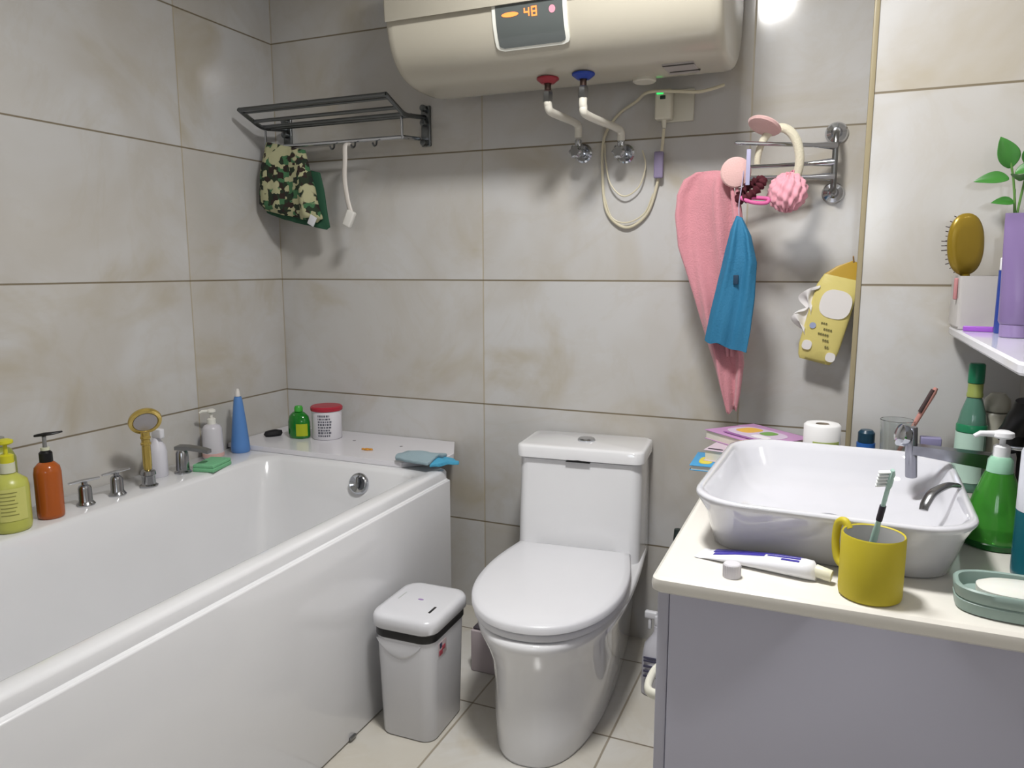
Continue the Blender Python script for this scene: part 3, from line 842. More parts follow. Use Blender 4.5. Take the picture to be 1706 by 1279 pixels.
# ------------------------------------------------------------------ vanity
t = thing('vanity_cabinet', 'lilac grey vanity cabinet with plain end panel under the worktop', 'cabinet', (1.90, -0.75, 0))
LIL = mat('lilac_panel', '#bdbccb', 0.32, mottled=0.02)
bm = new(); box(bm, -0.262, 0.298, -0.376, 0.370, 0.0, 0.674, 0.002); finish('body', bm, LIL, t)
for i, (y0, y1) in enumerate(((-0.374, -0.005), (-0.001, 0.368))):
    bm = new(); box(bm, -0.280, -0.263, y0, y1, 0.05, 0.668, 0.002); d = finish('door', bm, mat('door_lilac', '#b4b3c0', 0.3), t)
    s = 1 if i == 0 else -1
    bm = new()
    yc = -0.285 if i == 0 else 0.27
    tube(bm, spline([(-0.279, yc-0.048, 0.475), (-0.298, yc-0.042, 0.475), (-0.305, yc-0.02, 0.475), (-0.305, yc+0.02, 0.475), (-0.298, yc+0.042, 0.475), (-0.279, yc+0.048, 0.475)], 6), 0.0065, 12, flat=1.3)
    finish('handle', bm, mat('handle_cream', '#d8d6c8', 0.3), d)['label'] = 'cream bow handle'
bm = new()
loft(bm, [rrect(0.288, 0.388, 0.012, 5, 0, 0, -0.0245), rrect(0.292, 0.392, 0.014, 5, 0, 0, -0.021), rrect(0.2935, 0.3935, 0.015, 5, 0, 0, -0.012), rrect(0.292, 0.392, 0.014, 5, 0, 0, -0.004), rrect(0.287, 0.387, 0.012, 5, 0, 0, 0)])
tag(finish('worktop', bm, mat('worktop_cream', '#e2ded6', 0.22, coat=0.3, mottled=0.05, mscale=14), loc=(1.9065, -0.757, 0.700)), 'cream marble-look worktop with rounded edge on the lilac cabinet', 'worktop')

# wash basin
t = thing('wash_basin', 'white rounded rectangular vessel basin on the cream worktop', 'basin', (1.851, -0.810, 0.700), -0.03)
bm = new()
n = 9
def br(k, z, rr=0.085): return rrect(0.200*k[0], 0.243*k[1], rr, n, 0, 0, z)
R = [br((0.84, 0.79), 0.0, 0.06), br((0.865, 0.825), 0.003, 0.065), br((0.91, 0.885), 0.03), br((0.945, 0.935), 0.06), br((0.985, 0.985), 0.080), br((1, 1), 0.087), br((0.995, 0.995), 0.091), br((0.965, 0.970), 0.0925),
     br((0.945, 0.950), 0.089), br((0.92, 0.925), 0.078), br((0.87, 0.865), 0.05), br((0.80, 0.78), 0.026, 0.07), br((0.66, 0.62), 0.016, 0.06), br((0.30, 0.26), 0.012, 0.03)]
loft(bm, R)
finish('bowl', bm, mat('basin_white', '#d2d2d8', 0.06, coat=0.7), t, sharp=70)
bm = new(); lathe(bm, [(0, 0.0125), (0.022, 0.0125), (0.023, 0.0145), (0.018, 0.0165), (0, 0.0165)], 28); finish('drain', bm, CHROME, t)
bm = new()
tube(bm, spline([(0.188, -0.005, 0.096), (0.172, -0.02, 0.0985), (0.150, -0.045, 0.090), (0.140, -0.060, 0.076), (0.137, -0.066, 0.066)], 6), [0.008-0.0008*math.cos(i/4) for i in range(25)], 14, flat=0.55)
finish('curved_tube', bm, mat('dull_chrome', '#8d8e90', 0.25, 1.0), t)  # flattened curved metal tube from the rim down the inner wall

# faucet
t = thing('basin_faucet', 'chrome basin faucet with flat spout reaching over the basin from the right', 'faucet', (2.125, -0.675, 0.700))
bm = new(); lathe(bm, [(0, 0), (0.026, 0), (0.026, 0.006), (0.020, 0.010), (0.019, 0.12), (0.017, 0.128), (0, 0.130)], 28); finish('body', bm, CHROME, t)
bm = new()
loft(bm, [[Vector((x, y*wy, z+zz*wz)) for y, zz in ((-1, -1), (1, -1), (1, 1), (-1, 1))] for x, z, wy, wz in ((-0.005, 0.108, 0.016, 0.013), (-0.06, 0.112, 0.015, 0.011), (-0.125, 0.118, 0.013, 0.009), (-0.142, 0.119, 0.012, 0.008))])
finish('spout', bm, mat('spout_metal', '#9a9ba4', 0.2, 1.0), t, sharp=30)
bm = new(); cyl(bm, (-0.146, 0, 0.160), (-0.140, 0, 0.066), 0.0105, 0.010, bev=0.002); finish('nozzle', bm, mat('spout_metal', '#9a9ba4', 0.2, 1.0), t)
bm = new(); lathe(bm, [(0, 0), (0.016, 0), (0.020, 0.006), (0.020, 0.016), (0.012, 0.020), (0, 0.020)], 24, Matrix.Translation((-0.150, 0, 0.142)) @ rot_to((-1, -0.4, 0.2)))
finish('aerator_head', bm, CHROME, t)
bm = new(); box(bm, -0.010, 0.045, -0.006, 0.006, 0.132, 0.139, 0.002); finish('lever', bm, CHROME, t)

# ------------------------------------------------------------------ small things on the worktop
CT = 0.7001
t = thing('yellow_mug', 'matte yellow mug with pale inside at the worktop edge', 'mug', (1.905, -1.098, CT))
bm = new(); lathe(bm, [(0, 0), (0.036, 0), (0.0397, 0.003), (0.0405, 0.008), (0.0405, 0.087), (0.0393, 0.0895), (0.0375, 0.088)], 48); finish('cup', bm, mat('mug_yellow', '#c3b32c', 0.55, mottled=0.02), t)
bm = new(); lathe(bm, [(0.0377, 0.0882), (0.0370, 0.08), (0.0370, 0.008), (0, 0.006)], 48); finish('inside_glaze', bm, mat('mug_inside', '#bab9b9', 0.3), t)
bm = new(); tube(bm, spline([(-0.030, 0.022, 0.084), (-0.036, 0.027, 0.093), (-0.044, 0.034, 0.086), (-0.046, 0.036, 0.060), (-0.042, 0.032, 0.035), (-0.030, 0.022, 0.026)], 6), 0.0055, 12); finish('handle', bm, mat('mug_yellow', '#c3b32c', 0.55), t)

t = thing('mint_toothbrush', 'pale mint toothbrush standing in the yellow mug', 'toothbrush', (1.905, -1.098, CT+0.012))
GRN = mat('mint_clear', '#bcdcd2', 0.2, trans=0.3)
p0, p1 = Vector((-0.010, 0.018, -0.004)), Vector((0.012, -0.022, 0.152))
dd = (p1-p0)
P = [p0+dd*k for k in (0, .15, .35, .55, .62, .78, .86, 1.0)]
bm = new(); tube(bm, P, [0.003, 0.0045, 0.005, 0.0045, 0.0035, 0.0028, 0.0030, 0.003], 12); finish('handle', bm, GRN, t)
bm = new(); tube(bm, [p0+dd*0.66, p0+dd*0.80], 0.0042, 12); finish('dark_grip', bm, mat('grip_dark', '#2d2836', 0.4), t)
bm = new(); tube(bm, [p0+dd*0.96, p0+dd*1.0, p0+dd*1.10, p0+dd*1.14], [0.004, 0.007, 0.007, 0.004], 14, flat=0.6); h = finish('head', bm, GRN, t)
bm = new()
for i in range(5):
    for j in range(3):
        q = p0+dd*(1.0+0.03*i)
        cyl(bm, q+Vector((-0.002, (j-1)*0.003, 0)), q+Vector((-0.016, (j-1)*0.003, -0.002)), 0.0016, seg=6)
finish('bristles', bm, mat('bristle_white', '#eef2f2', 0.6), h)
h.location = (0, 0, 0)

t = thing('toothpaste_tube', 'white and violet-blue toothpaste tube lying in front of the basin', 'toothpaste', (1.665, -1.030, CT), math.atan2(-0.048, 0.195))
t.scale = (1.03, 1.05, 1.1)
bm = new()
rings = []
for x, hy, hz in ((0.0, 0.021, 0.0008), (0.010, 0.021, 0.0012), (0.02, 0.021, 0.003), (0.06, 0.0205, 0.007), (0.11, 0.019, 0.0105), (0.155, 0.0165, 0.0125), (0.166, 0.014, 0.0125), (0.172, 0.009, 0.009)):
    rings.append([Vector((x, p.x*hy, p.y*hz+max(hz, 0.001))) for p in superel(1, 1, 2.2, 32)])
loft(bm, rings); finish('tube_body', bm, mat('tube_white', '#e6e6ec', 0.25), t, sharp=60)
bm = new()
def strip(x0, x1, y0a, y1a, y0b, y1b):
    n_ = 14
    ra = []
    def H(x, y):
        K = ((0.0, 0.021, 0.0008), (0.02, 0.021, 0.003), (0.06, 0.0205, 0.007), (0.11, 0.019, 0.0105), (0.155, 0.0165, 0.0125))
        for a, b in zip(K, K[1:]):
            if a[0] <= x <= b[0]:
                k = (x-a[0])/(b[0]-a[0]); hy = a[1]+(b[1]-a[1])*k; hz = a[2]+(b[2]-a[2])*k
        q = min(0.98, abs(y)/hy)
        return hz*(1-q**2.2)**(1/2.2)+hz
    for i in range(n_+1):
        k = i/n_
        x = x0+(x1-x0)*k
        ya, yb = y0a+(y0b-y0a)*k, y1a+(y1b-y1a)*k
        ys = [ya+(yb-ya)*q/5 for q in range(6)]
        ra.append([Vector((x, y, H(x, y)+0.0008)) for y in ys] + [Vector((x, y, H(x, y)-0.002)) for y in reversed(ys)])
    loft(bm, ra)
strip(0.022, 0.150, 0.000, 0.017, 0.004, 0.013)
strip(0.026, 0.100, -0.012, -0.003, -0.006, 0.001)
strip(0.104, 0.150, -0.004, -0.001, -0.004, 0.000)
strip(0.125, 0.150, -0.010, -0.007, -0.010, -0.007)
finish('printed_band', bm, mat('violet_blue', '#3e369a', 0.3), t, sharp=60)
bm = new(); cyl(bm, (0.170, 0, 0.0135), (0.192, 0, 0.0105), 0.0085, 0.0078, bev=0.001); finish('neck', bm, mat('neck_cream', '#e0ddc8', 0.4), t)

bm = new(); lathe(bm, [(0, 0), (0.0125, 0), (0.013, 0.001), (0.0122, 0.019), (0.011, 0.0205), (0, 0.0205)], 32)
for i in range(24):
    a = 2*PI*i/24; box(bm, 0.0120, 0.0131, -0.0006, 0.0006, 0.002, 0.018, M=Matrix.Rotation(a, 4, 'Z'))
tag(finish('tube_cap', bm, mat('cap_white', '#d3d0d6', 0.35), loc=(1.723, -1.105, CT)), 'small white ribbed cap standing alone on the worktop', 'cap')

t = thing('soap_dish', 'grey-green oval soap dish at the right front of the worktop', 'soap dish', (2.092, -1.078, CT), -0.03)
SD = mat('sage_plastic', '#8fa39c', 0.4)
bm = new()
loft(bm, [superel(0.078, 0.040, 3, 56, 0, 0, 0), superel(0.083, 0.045, 3, 56, 0, 0, 0.002), superel(0.085, 0.047, 3, 56, 0, 0, 0.016), superel(0.083, 0.045, 3, 56, 0, 0, 0.018),
          superel(0.085, 0.047, 3, 56, 0, 0, 0.020), superel(0.086, 0.048, 3, 56, 0, 0, 0.033), superel(0.084, 0.046, 3, 56, 0, 0, 0.035), superel(0.080, 0.042, 3, 56, 0, 0, 0.034), superel(0.077, 0.039, 3, 56, 0, 0, 0.018), superel(0.05, 0.02, 3, 56, 0, 0, 0.017)])
finish('tray', bm, SD, t, sharp=50)
bm = new()
loft(bm, [superel(0.055, 0.026, 2.8, 40, 0, 0, 0.0), superel(0.062, 0.031, 2.8, 40, 0, 0, 0.005), superel(0.062, 0.031, 2.8, 40, 0, 0, 0.013), superel(0.052, 0.024, 2.8, 40, 0, 0, 0.018), superel(0.02, 0.01, 2.5, 40, 0, 0, 0.019)])
tag(finish('soap_bar', bm, mat('soap_white', '#dedfd8', 0.35, sss=0.1), loc=(2.094, -1.080, CT+0.0182)), 'white oval soap bar in the grey-green dish', 'soap')

def bottle(name, label, cat, loc, prof, m, seg=36, sx=1, sy=1, rotz=0):
    t = thing(name, label, cat, loc, rotz)
    bm = new(); lathe(bm, prof, seg, None, sx, sy); finish('body', bm, m, t, sharp=50)
    return t
def wrap(bm, rr, z0, z1, a0, a1, sx=1, sy=1, n=16, th=0.0006):
    rings = []
    for i in range(n+1):
        a = a0+(a1-a0)*i/n
        c, s = math.cos(a)*sx, math.sin(a)*sy
        rings.append([Vector((rr*c, rr*s, z0)), Vector(((rr+th)*c, (rr+th)*s, z0)), Vector(((rr+th)*c, (rr+th)*s, z1)), Vector((rr*c, rr*s, z1))])
    loft(bm, rings)
def pump(t, z, m, neck=0.011, head=0.013, stem=0.03, nozzle=0.035, ang=0.0, mc=None, dome=False):
    bm = new(); lathe(bm, [(0, z), (neck, z), (neck, z+0.016), (neck*0.7, z+0.019), (0, z+0.019)], 24); c = finish('collar', bm, mc or m, t)
    bm = new(); cyl(bm, (0, 0, z+0.017), (0, 0, z+0.019+stem), 0.0045, seg=12); finish('stem', bm, mc or m, t)
    z2 = z+0.018+stem
    bm = new()
    lathe(bm, [(0, z2), (head*0.8, z2), (head, z2+0.003), (head*0.95, z2+0.009), (head*0.5, z2+0.012), (0, z2+0.012)], 24)
    tube(bm, [Vector((0, 0, z2+0.006)), Vector((nozzle*0.8*math.cos(ang), nozzle*0.8*math.sin(ang), z2+0.006)), Vector((nozzle*math.cos(ang), nozzle*math.sin(ang), z2+0.001))], [0.006, 0.0045, 0.0035], 12)
    finish('pump_head', bm, m, t)

# green dispenser
GS = mat('green_clear', '#4aa03a', 0.08, trans=0.45, mottled=0.1)
t = bottle('soap_dispenser', 'bright green tapered soap dispenser with white pump beside the basin', 'soap dispenser', (2.098, -0.800, CT),
           [(0, 0), (0.043, 0), (0.046, 0.003), (0.047, 0.010), (0.044, 0.04), (0.034, 0.080), (0.024, 0.110), (0.020, 0.120), (0.0, 0.121)], GS)
bm = new(); lathe(bm, [(0.0465, 0.001), (0.0485, 0.002), (0.0488, 0.010), (0.0465, 0.012)], 36); finish('base_ring', bm, mat('green_dark', '#14501c', 0.2), t)
bm = new(); lathe(bm, [(0, 0.1205), (0.019, 0.1205), (0.018, 0.140), (0.014, 0.146), (0, 0.146)], 28); finish('neck_ring', bm, mat('neck_mint', '#9ccbb0', 0.35), t)
pump(t, 0.146, mat('pump_white', '#e8e8ea', 0.3), 0.012, 0.016, 0.012, 0.042, PI+0.2)

# white and teal bottle at the very edge
t = bottle('lotion_bottle', 'tall bottle with white top and teal lower half at right edge', 'bottle', (2.132, -0.942, CT),
           [(0, 0), (0.030, 0), (0.035, 0.004), (0.036, 0.012), (0.036, 0.100), (0, 0.101)], mat('teal_plastic', '#15606e', 0.25))
bm = new(); lathe(bm, [(0, 0.1012), (0.036, 0.1012), (0.036, 0.185), (0.030, 0.200), (0.014, 0.207), (0.014, 0.222), (0, 0.223)], 36); finish('white_top', bm, mat('top_white', '#d8dae4', 0.3), t)

# tumbler with pink toothbrush
t = thing('glass_tumbler', 'clear glass tumbler behind the basin beside the column', 'glass', (1.975, -0.428, CT))
bm = new(); lathe(bm, [(0, 0), (0.027, 0), (0.028, 0.002), (0.0335, 0.126), (0.0325, 0.127), (0.0315, 0.126), (0.0265, 0.010), (0, 0.008)], 40); finish('glass_wall', bm, mat('clear_glass', '#f2f6f6', 0.02, trans=1.0, ior=1.45), t)
t = thing('pink_toothbrush', 'rose pink toothbrush with dark stripe leaning in the glass tumbler', 'toothbrush', (1.975, -0.428, CT+0.012))
q0, q1 = Vector((-0.014, 0.0, 0.0)), Vector((0.066, -0.006, 0.188))
dd = q1-q0
bm = new(); tube(bm, [q0+dd*k for k in (0, .2, .55, .66, .70, .95, 1)], [0.003, 0.004, 0.0042, 0.005, 0.005, 0.006, 0.004], 12); finish('handle', bm, mat('rose_gold', '#c58d84', 0.3), t)
bm = new(); tube(bm, [q0+dd*0.72+Vector((-0.004, -0.003, 0)), q0+dd*0.98+Vector((-0.004, -0.003, 0))], 0.0042, 10); finish('bristle_strip', bm, mat('dark_bristle', '#4a3a3a', 0.6), t)

t = bottle('blue_jar', 'small blue jar with dark cap between paper roll and glass tumbler', 'jar', (1.918, -0.418, CT),
           [(0, 0), (0.0175, 0), (0.019, 0.002), (0.019, 0.070), (0, 0.071)], mat('jar_blue', '#2a5fa8', 0.3))
bm = new(); lathe(bm, [(0, 0.0715), (0.017, 0.0715), (0.017, 0.092), (0.012, 0.098), (0, 0.098)], 28); finish('cap', bm, mat('cap_navy', '#18384a', 0.3), t)

t = thing('navy_box', 'little navy and lilac box between glass tumbler and green bottle', 'box', (2.040, -0.415, CT))
bm = new(); box(bm, -0.018, 0.020, -0.012, 0.012, 0, 0.075, 0.002); finish('carton', bm, mat('navy_card', '#2c3270', 0.4), t)
bm = new(); box(bm, -0.0185, 0.0205, -0.0125, 0.0125, 0.075, 0.092, 0.002); finish('lid', bm, mat('lilac_card', '#8d88ac', 0.4), t)

# green toner bottle
t = bottle('toner_bottle', 'slim green glass bottle with tall green cap in the corner', 'bottle', (2.105, -0.470, CT),
           [(0, 0), (0.024, 0), (0.0265, 0.003), (0.027, 0.010), (0.027, 0.120), (0.0265, 0.135), (0.022, 0.160), (0.016, 0.180), (0.013, 0.190), (0, 0.191)], mat('glass_green', '#5d8a78', 0.1, trans=0.25))
bm = new(); wrap(bm, 0.0274, 0.02, 0.120, PI*0.95, PI*1.75, n=24); lb = finish('label', bm, mat('label_mint', '#b9d6c8', 0.4), t)
bm = new(); lathe(bm, [(0.027, 0.121), (0.0280, 0.122), (0.0280, 0.134), (0.0265, 0.137)], 36); finish('green_band', bm, mat('band_green', '#1f7a52', 0.3), t)
bm = new(); lathe(bm, [(0, 0.1912), (0.0145, 0.1912), (0.0145, 0.198), (0.0135, 0.200), (0.0135, 0.218), (0, 0.219)], 28); finish('gold_neck', bm, mat('olive_gold', '#8f9a52', 0.3), t)
bm = new(); lathe(bm, [(0, 0.2192), (0.0145, 0.2192), (0.0145, 0.255), (0.0125, 0.258), (0, 0.258)], 28); finish('cap', bm, mat('cap_green', '#136b4a', 0.3), t)

# paper roll
t = thing('paper_roll', 'white roll with a green printed wrapper standing behind the basin', 'paper roll', (1.829, -0.442, CT))
bm = new(); lathe(bm, [(0.014, 0.108), (0.018, 0.110), (0.034, 0.110), (0.038, 0.106), (0.038, 0.002), (0.036, 0), (0.016, 0), (0.014, 0.002)], 48); 
bmesh.ops.delete(bm, geom=[f_ for f_ in bm.faces if len(f_.verts) > 4], context='FACES_ONLY')
finish('paper', bm, mat('paper_white', '#e3e2e2', 0.8), t, sharp=50)
bm = new(); lathe(bm, [(0.0138, 0.109), (0.0138, 0.001)], 32); bmesh.ops.delete(bm, geom=[f_ for f_ in bm.faces if len(f_.verts) > 4], context='FACES_ONLY')
finish('core', bm, mat('card_core', '#9b8f80', 0.8), t)
bm = new(); wrap(bm, 0.0384, 0.01, 0.075, PI*1.35, PI*1.85, n=16); finish('wrapper_print', bm, mat('wrapper_green', '#a9b868', 0.6), t)

# books
def book(label, loc, rotz, L_, W_, T_, cover, pages='#d8d2c4', art=None, group='picture books behind the basin'):
    t = thing('book', label, 'book', loc, rotz, group)
    bm = new(); box(bm, -L_/2+0.003, L_/2-0.003, -W_/2+0.003, W_/2-0.003, 0.0015, T_-0.0015); finish('pages', bm, mat('pages'+pages, pages, 0.8), t)
    bm = new(); box(bm, -L_/2, L_/2, -W_/2, W_/2, T_-0.0015, T_, 0.0004); box(bm, -L_/2, L_/2, -W_/2, W_/2, 0, 0.0015, 0.0004); box(bm, -L_/2, L_/2, W_/2-0.002, W_/2, 0, T_, 0.0005)
    c = finish('cover', bm, mat('cover'+cover, cover, 0.4), t)
    if art:
        for q, (nm, x0, x1, y0, y1, col) in enumerate(art):
            zq = T_+0.0002+q*0.0003
            bm = new(); loft(bm, [superel((x1-x0)/2, (y1-y0)/2, 3, 28, (x0+x1)/2, (y0+y1)/2, zq), superel((x1-x0)/2, (y1-y0)/2, 3, 28, (x0+x1)/2, (y0+y1)/2, zq+0.0004)])
            finish(nm, bm, mat('art'+col, col, 0.5), c)
    return t
BR = -0.20
book('book with light blue cover sticking out at the bottom of the pile', (1.655, -0.470, CT), BR+0.22, 0.19, 0.13, 0.012, '#3f95c8', art=[('cover_patch', -0.080, -0.05, -0.045, 0.02, '#d3c44a')])
book('thin pale book with dark cover stripes in the middle of the pile', (1.684, -0.440, CT+0.0125), BR+0.02, 0.18, 0.13, 0.026, '#c9b8c4', art=[('dark_stripe', -0.085, -0.05, -0.055, -0.045, '#2c2430')])
book('pink-purple picture book with yellow and green cover art, topmost of the pile', (1.688, -0.376, CT+0.0390), -0.72, 0.185, 0.155, 0.022, '#b98ab8',
     art=[('art_panel', -0.075, 0.070, -0.045, 0.050, '#c8b7cc'), ('yellow_patch', -0.060, -0.01, -0.02, 0.040, '#d8a94a'), ('green_patch', 0.0, 0.035, 0.0, 0.040, '#6f9a4e'), ('white_patch', 0.01, 0.06, -0.035, -0.008, '#e2dde2'), ('title_strip', -0.05, 0.05, -0.062, -0.050, '#8d5a96')])

# things in the dim corner under the shelf
t = thing('hair_dryer', 'black hair dryer standing upright in the dim corner below the shelf', 'hair dryer', (2.163, -0.56, CT))
bm = new(); tube(bm, spline([(0, 0, 0.002), (0.0, 0, 0.05), (-0.004, -0.002, 0.10), (0.002, -0.004, 0.15)], 6), [0.017]*19, 16); finish('handle', bm, BLACK, t)
bm = new(); tube(bm, spline([(-0.020, 0.01, 0.125), (0.0, 0.0, 0.150), (0.008, -0.012, 0.180), (0.006, -0.018, 0.205)], 6), [0.016+0.010*math.sin(PI*i/18) for i in range(19)], 18); finish('barrel', bm, BLACK, t)
t = bottle('cream_jar', 'pale rounded cream jar beside the black hair dryer', 'jar', (2.150, -0.440, CT),
           [(0, 0), (0.028, 0), (0.031, 0.004), (0.031, 0.150), (0.026, 0.158), (0, 0.160)], mat('jar_cream', '#a8a596', 0.3))
bm = new(); lathe(bm, [(0, 0.1602), (0.022, 0.1602), (0.024, 0.164), (0.022, 0.185), (0.012, 0.197), (0, 0.199)], 28); finish('lid', bm, mat('lid_pale', '#b6b3a4', 0.3), t)

# ------------------------------------------------------------------ wall shelf and its things
ST = 1.025
bm = new()
loft(bm, [rrect(0.067, 0.345, 0.02, 6, 0, 0, -0.018), rrect(0.070, 0.348, 0.022, 6, 0, 0, -0.014), rrect(0.070, 0.348, 0.022, 6, 0, 0, -0.004), rrect(0.067, 0.345, 0.02, 6, 0, 0, 0)])
tag(finish('wall_shelf', bm, mat('shelf_white', '#e4e4ec', 0.15, coat=0.4), loc=(2.130, -0.715, ST)), 'white narrow shelf on the right wall above the basin', 'shelf')
t = thing('storage_cup', 'square off-white storage cup at the far end of the shelf', 'container', (2.096, -0.438, ST+0.0002))
bm = new()
loft(bm, [rrect(0.033, 0.056, 0.005, 3, 0, 0, 0), rrect(0.035, 0.058, 0.006, 3, 0, 0, 0.002), rrect(0.038, 0.060, 0.006, 3, 0, 0, 0.104), rrect(0.036, 0.058, 0.005, 3, 0, 0, 0.104), rrect(0.038, 0.056, 0.005, 3, 0, 0, 0.006)])
finish('cup', bm, mat('cup_white', '#b9b5b2', 0.3), t)
# golden paddle hair brush in the cup
t = thing('hair_brush', 'oval golden hair brush with dark bristles standing in the storage cup', 'hair brush', (2.066, -0.468, ST+0.165), rot=(0.05, -0.10, 0.40))
bm = new()
rings = []
for y, k in ((-0.010, 0.55), (-0.0085, 0.85), (-0.004, 0.98), (0.0, 1.0), (0.004, 0.97), (0.006, 0.9)):
    rings.append([Vector((p.x*0.035*k, y, p.y*0.060*k)) for p in superel(1, 1, 2.3, 40)])
loft(bm, rings); finish('paddle', bm, mat('gold_plastic', '#8f7620', 0.3, 0.3), t, sharp=60)
bm = new(); loft(bm, [[Vector((p.x*0.031, y, p.y*0.054)) for p in superel(1, 1, 2.3, 40)] for y in (0.006, 0.009)]); cu = finish('cushion', bm, BLACK, t)
bm = new()
for i in range(-6, 7):
    for j in range(-4, 5):
        x, z = j*0.0072, i*0.0084
        if (x/0.031)**2+(z/0.054)**2 < 0.95: cyl(bm, (x, 0.008, z), (x*1.15, 0.024, z*1.1), 0.0009, seg=5)
o = finish('bristles', bm, mat('bristle_dark', '#2a1a1c', 0.5), cu); o['kind'] = 'stuff'
bm = new(); tube(bm, [Vector((0, 0, -0.057)), Vector((0, 0.0, -0.080)), Vector((0.0, 0, -0.125))], [0.009, 0.007, 0.008], 12); finish('handle', bm, mat('gold_plastic', '#8f7620', 0.3, 0.3), t)
# dark vase with a plant
t = thing('potted_plant', 'green leafy cutting in a dark vase behind the hair brush', 'plant', (2.153, -0.420, ST+0.0002))
bm = new(); lathe(bm, [(0, 0), (0.011, 0), (0.012, 0.002), (0.013, 0.145), (0.014, 0.180), (0.012, 0.181), (0.010, 0.02), (0, 0.018)], 28); finish('vase', bm, mat('vase_dark', '#17181c', 0.12, coat=0.4), t)
STEM = mat('stem_green', '#5f8a44', 0.5); LEAF = mat('leaf_green', '#3a7a2e', 0.4, mottled=0.25, mscale=40)
bm = new()
for e in ((-0.018, -0.01, 0.32), (0.012, -0.02, 0.315), (-0.008, -0.012, 0.27)):
    tube(bm, spline([(0, 0, 0.12), (0, -0.003, 0.20), (e[0]*0.5, e[1]*0.6, e[2]-0.04), e], 6), 0.0022, 8)
finish('stems', bm, STEM, t)
def leaf(base, d, L_, W_, up=(0, -0.6, 0.8)):
    bm = new()
    d = Vector(d).normalized(); u_ = Vector(up).normalized()
    s_ = d.cross(u_).normalized(); u_ = s_.cross(d)
    rings = []
    for i in range(11):
        k = i/10
        w = W_*0.5*math.sin(PI*min(1, k*0.98+0.02))**0.75*(1.15-0.5*k)
        c = Vector(base)+d*L_*k+u_*(-0.012*k*k*L_/0.05)
        rings.append([c-s_*w+u_*w*0.35, c-s_*w*0.5+u_*w*0.1, c, c+s_*w*0.5+u_*w*0.1, c+s_*w+u_*w*0.35])
    loft(bm, rings, False, False, closed=False)
    finish('leaf', bm, LEAF, t, sharp=80, mods=[('SOLIDIFY', dict(thickness=0.0008)), ('SUBSURF', dict(levels=1, render_levels=1))])
for b_, d_, L_, W_, u_ in (((-0.018, -0.01, 0.31), (-0.25, -0.2, 0.9), 0.062, 0.046, (0.2, -1, 0.2)), ((-0.010, -0.012, 0.30), (0.8, -0.3, 0.30), 0.055, 0.036, (0, -0.7, 0.7)),
                           ((-0.018, -0.01, 0.290), (-1, -0.1, 0.1), 0.058, 0.034, (0, -0.8, 0.6)), ((0.0, -0.01, 0.285), (-0.2, -1, 0.4), 0.050, 0.036, (0, -0.3, 0.9)),
                           ((-0.006, -0.01, 0.245), (-1, -0.4, 0.15), 0.040, 0.024, (0, -0.8, 0.6)), ((0.012, -0.02, 0.31), (1, -0.2, 0.1), 0.052, 0.030, (0, -0.8, 0.6)), ((0.006, -0.016, 0.315), (0.3, -0.3, 1), 0.045, 0.034, (0.1, -1, 0.2))):
    leaf(b_, d_, L_, W_, u_)
# lilac tube standing on its cap
t = thing('lilac_tube', 'large lilac squeeze tube standing on its cap at the shelf front', 'tube', (2.128, -0.645, ST+0.0002))
bm = new(); lathe(bm, [(0, 0), (0.021, 0), (0.023, 0.002), (0.023, 0.022), (0, 0.0225)], 36); finish('cap', bm, mat('lilac_cap', '#8f7ca8', 0.25), t)
bm = new()
rings = [superel(0.026*a, 0.026*b_, 2+e, 40, 0, 0, z) for z, a, b_, e in ((0.0228, 0.9, 0.9, 0), (0.028, 1, 1, 0), (0.07, 1.02, 0.92, 0), (0.13, 1.08, 0.65, 0.2), (0.19, 1.15, 0.22, 1), (0.198, 1.15, 0.07, 2), (0.212, 1.15, 0.06, 2))]
loft(bm, rings); finish('tube_body', bm, mat('lilac_plastic', '#7f6c98', 0.28, mottled=0.05), t, sharp=50)
# blue tube with white cap
t = bottle('blue_stick', 'narrow blue tube with white cap beside the lilac tube', 'tube', (2.122, -0.560, ST+0.0002),
           [(0, 0), (0.0105, 0), (0.0115, 0.002), (0.0115, 0.115), (0, 0.1155)], mat('deep_blue', '#27408f', 0.3), 28)
bm = new(); lathe(bm, [(0, 0.1156), (0.010, 0.1156), (0.0105, 0.119), (0.0105, 0.136), (0.009, 0.138), (0, 0.138)], 28); finish('cap', bm, mat('cap_white2', '#e8e8ec', 0.3), t)
t = thing('purple_comb', 'short purple comb lying at the shelf edge under the storage cup', 'comb', (2.088, -0.530, ST+0.0002), -0.25)
bm = new(); box(bm, -0.022, 0.028, -0.004, 0.006, 0.0, 0.010, 0.002); 
for i in range(14): box(bm, -0.019+i*0.0033, -0.0172+i*0.0033, 0.005, 0.018, 0.002, 0.006)
finish('comb_body', bm, mat('purple', '#9a55c0', 0.35), t)
t = thing('pink_clip', 'small dusky pink clip hooked on the side of storage cup', 'hair clip', (2.0585, -0.472, ST+0.070))
bm = new(); box(bm, -0.0065, 0.0, -0.006, 0.006, -0.012, 0.030, 0.002); finish('clip_body', bm, mat('dusky_pink', '#b77f80', 0.5), t)

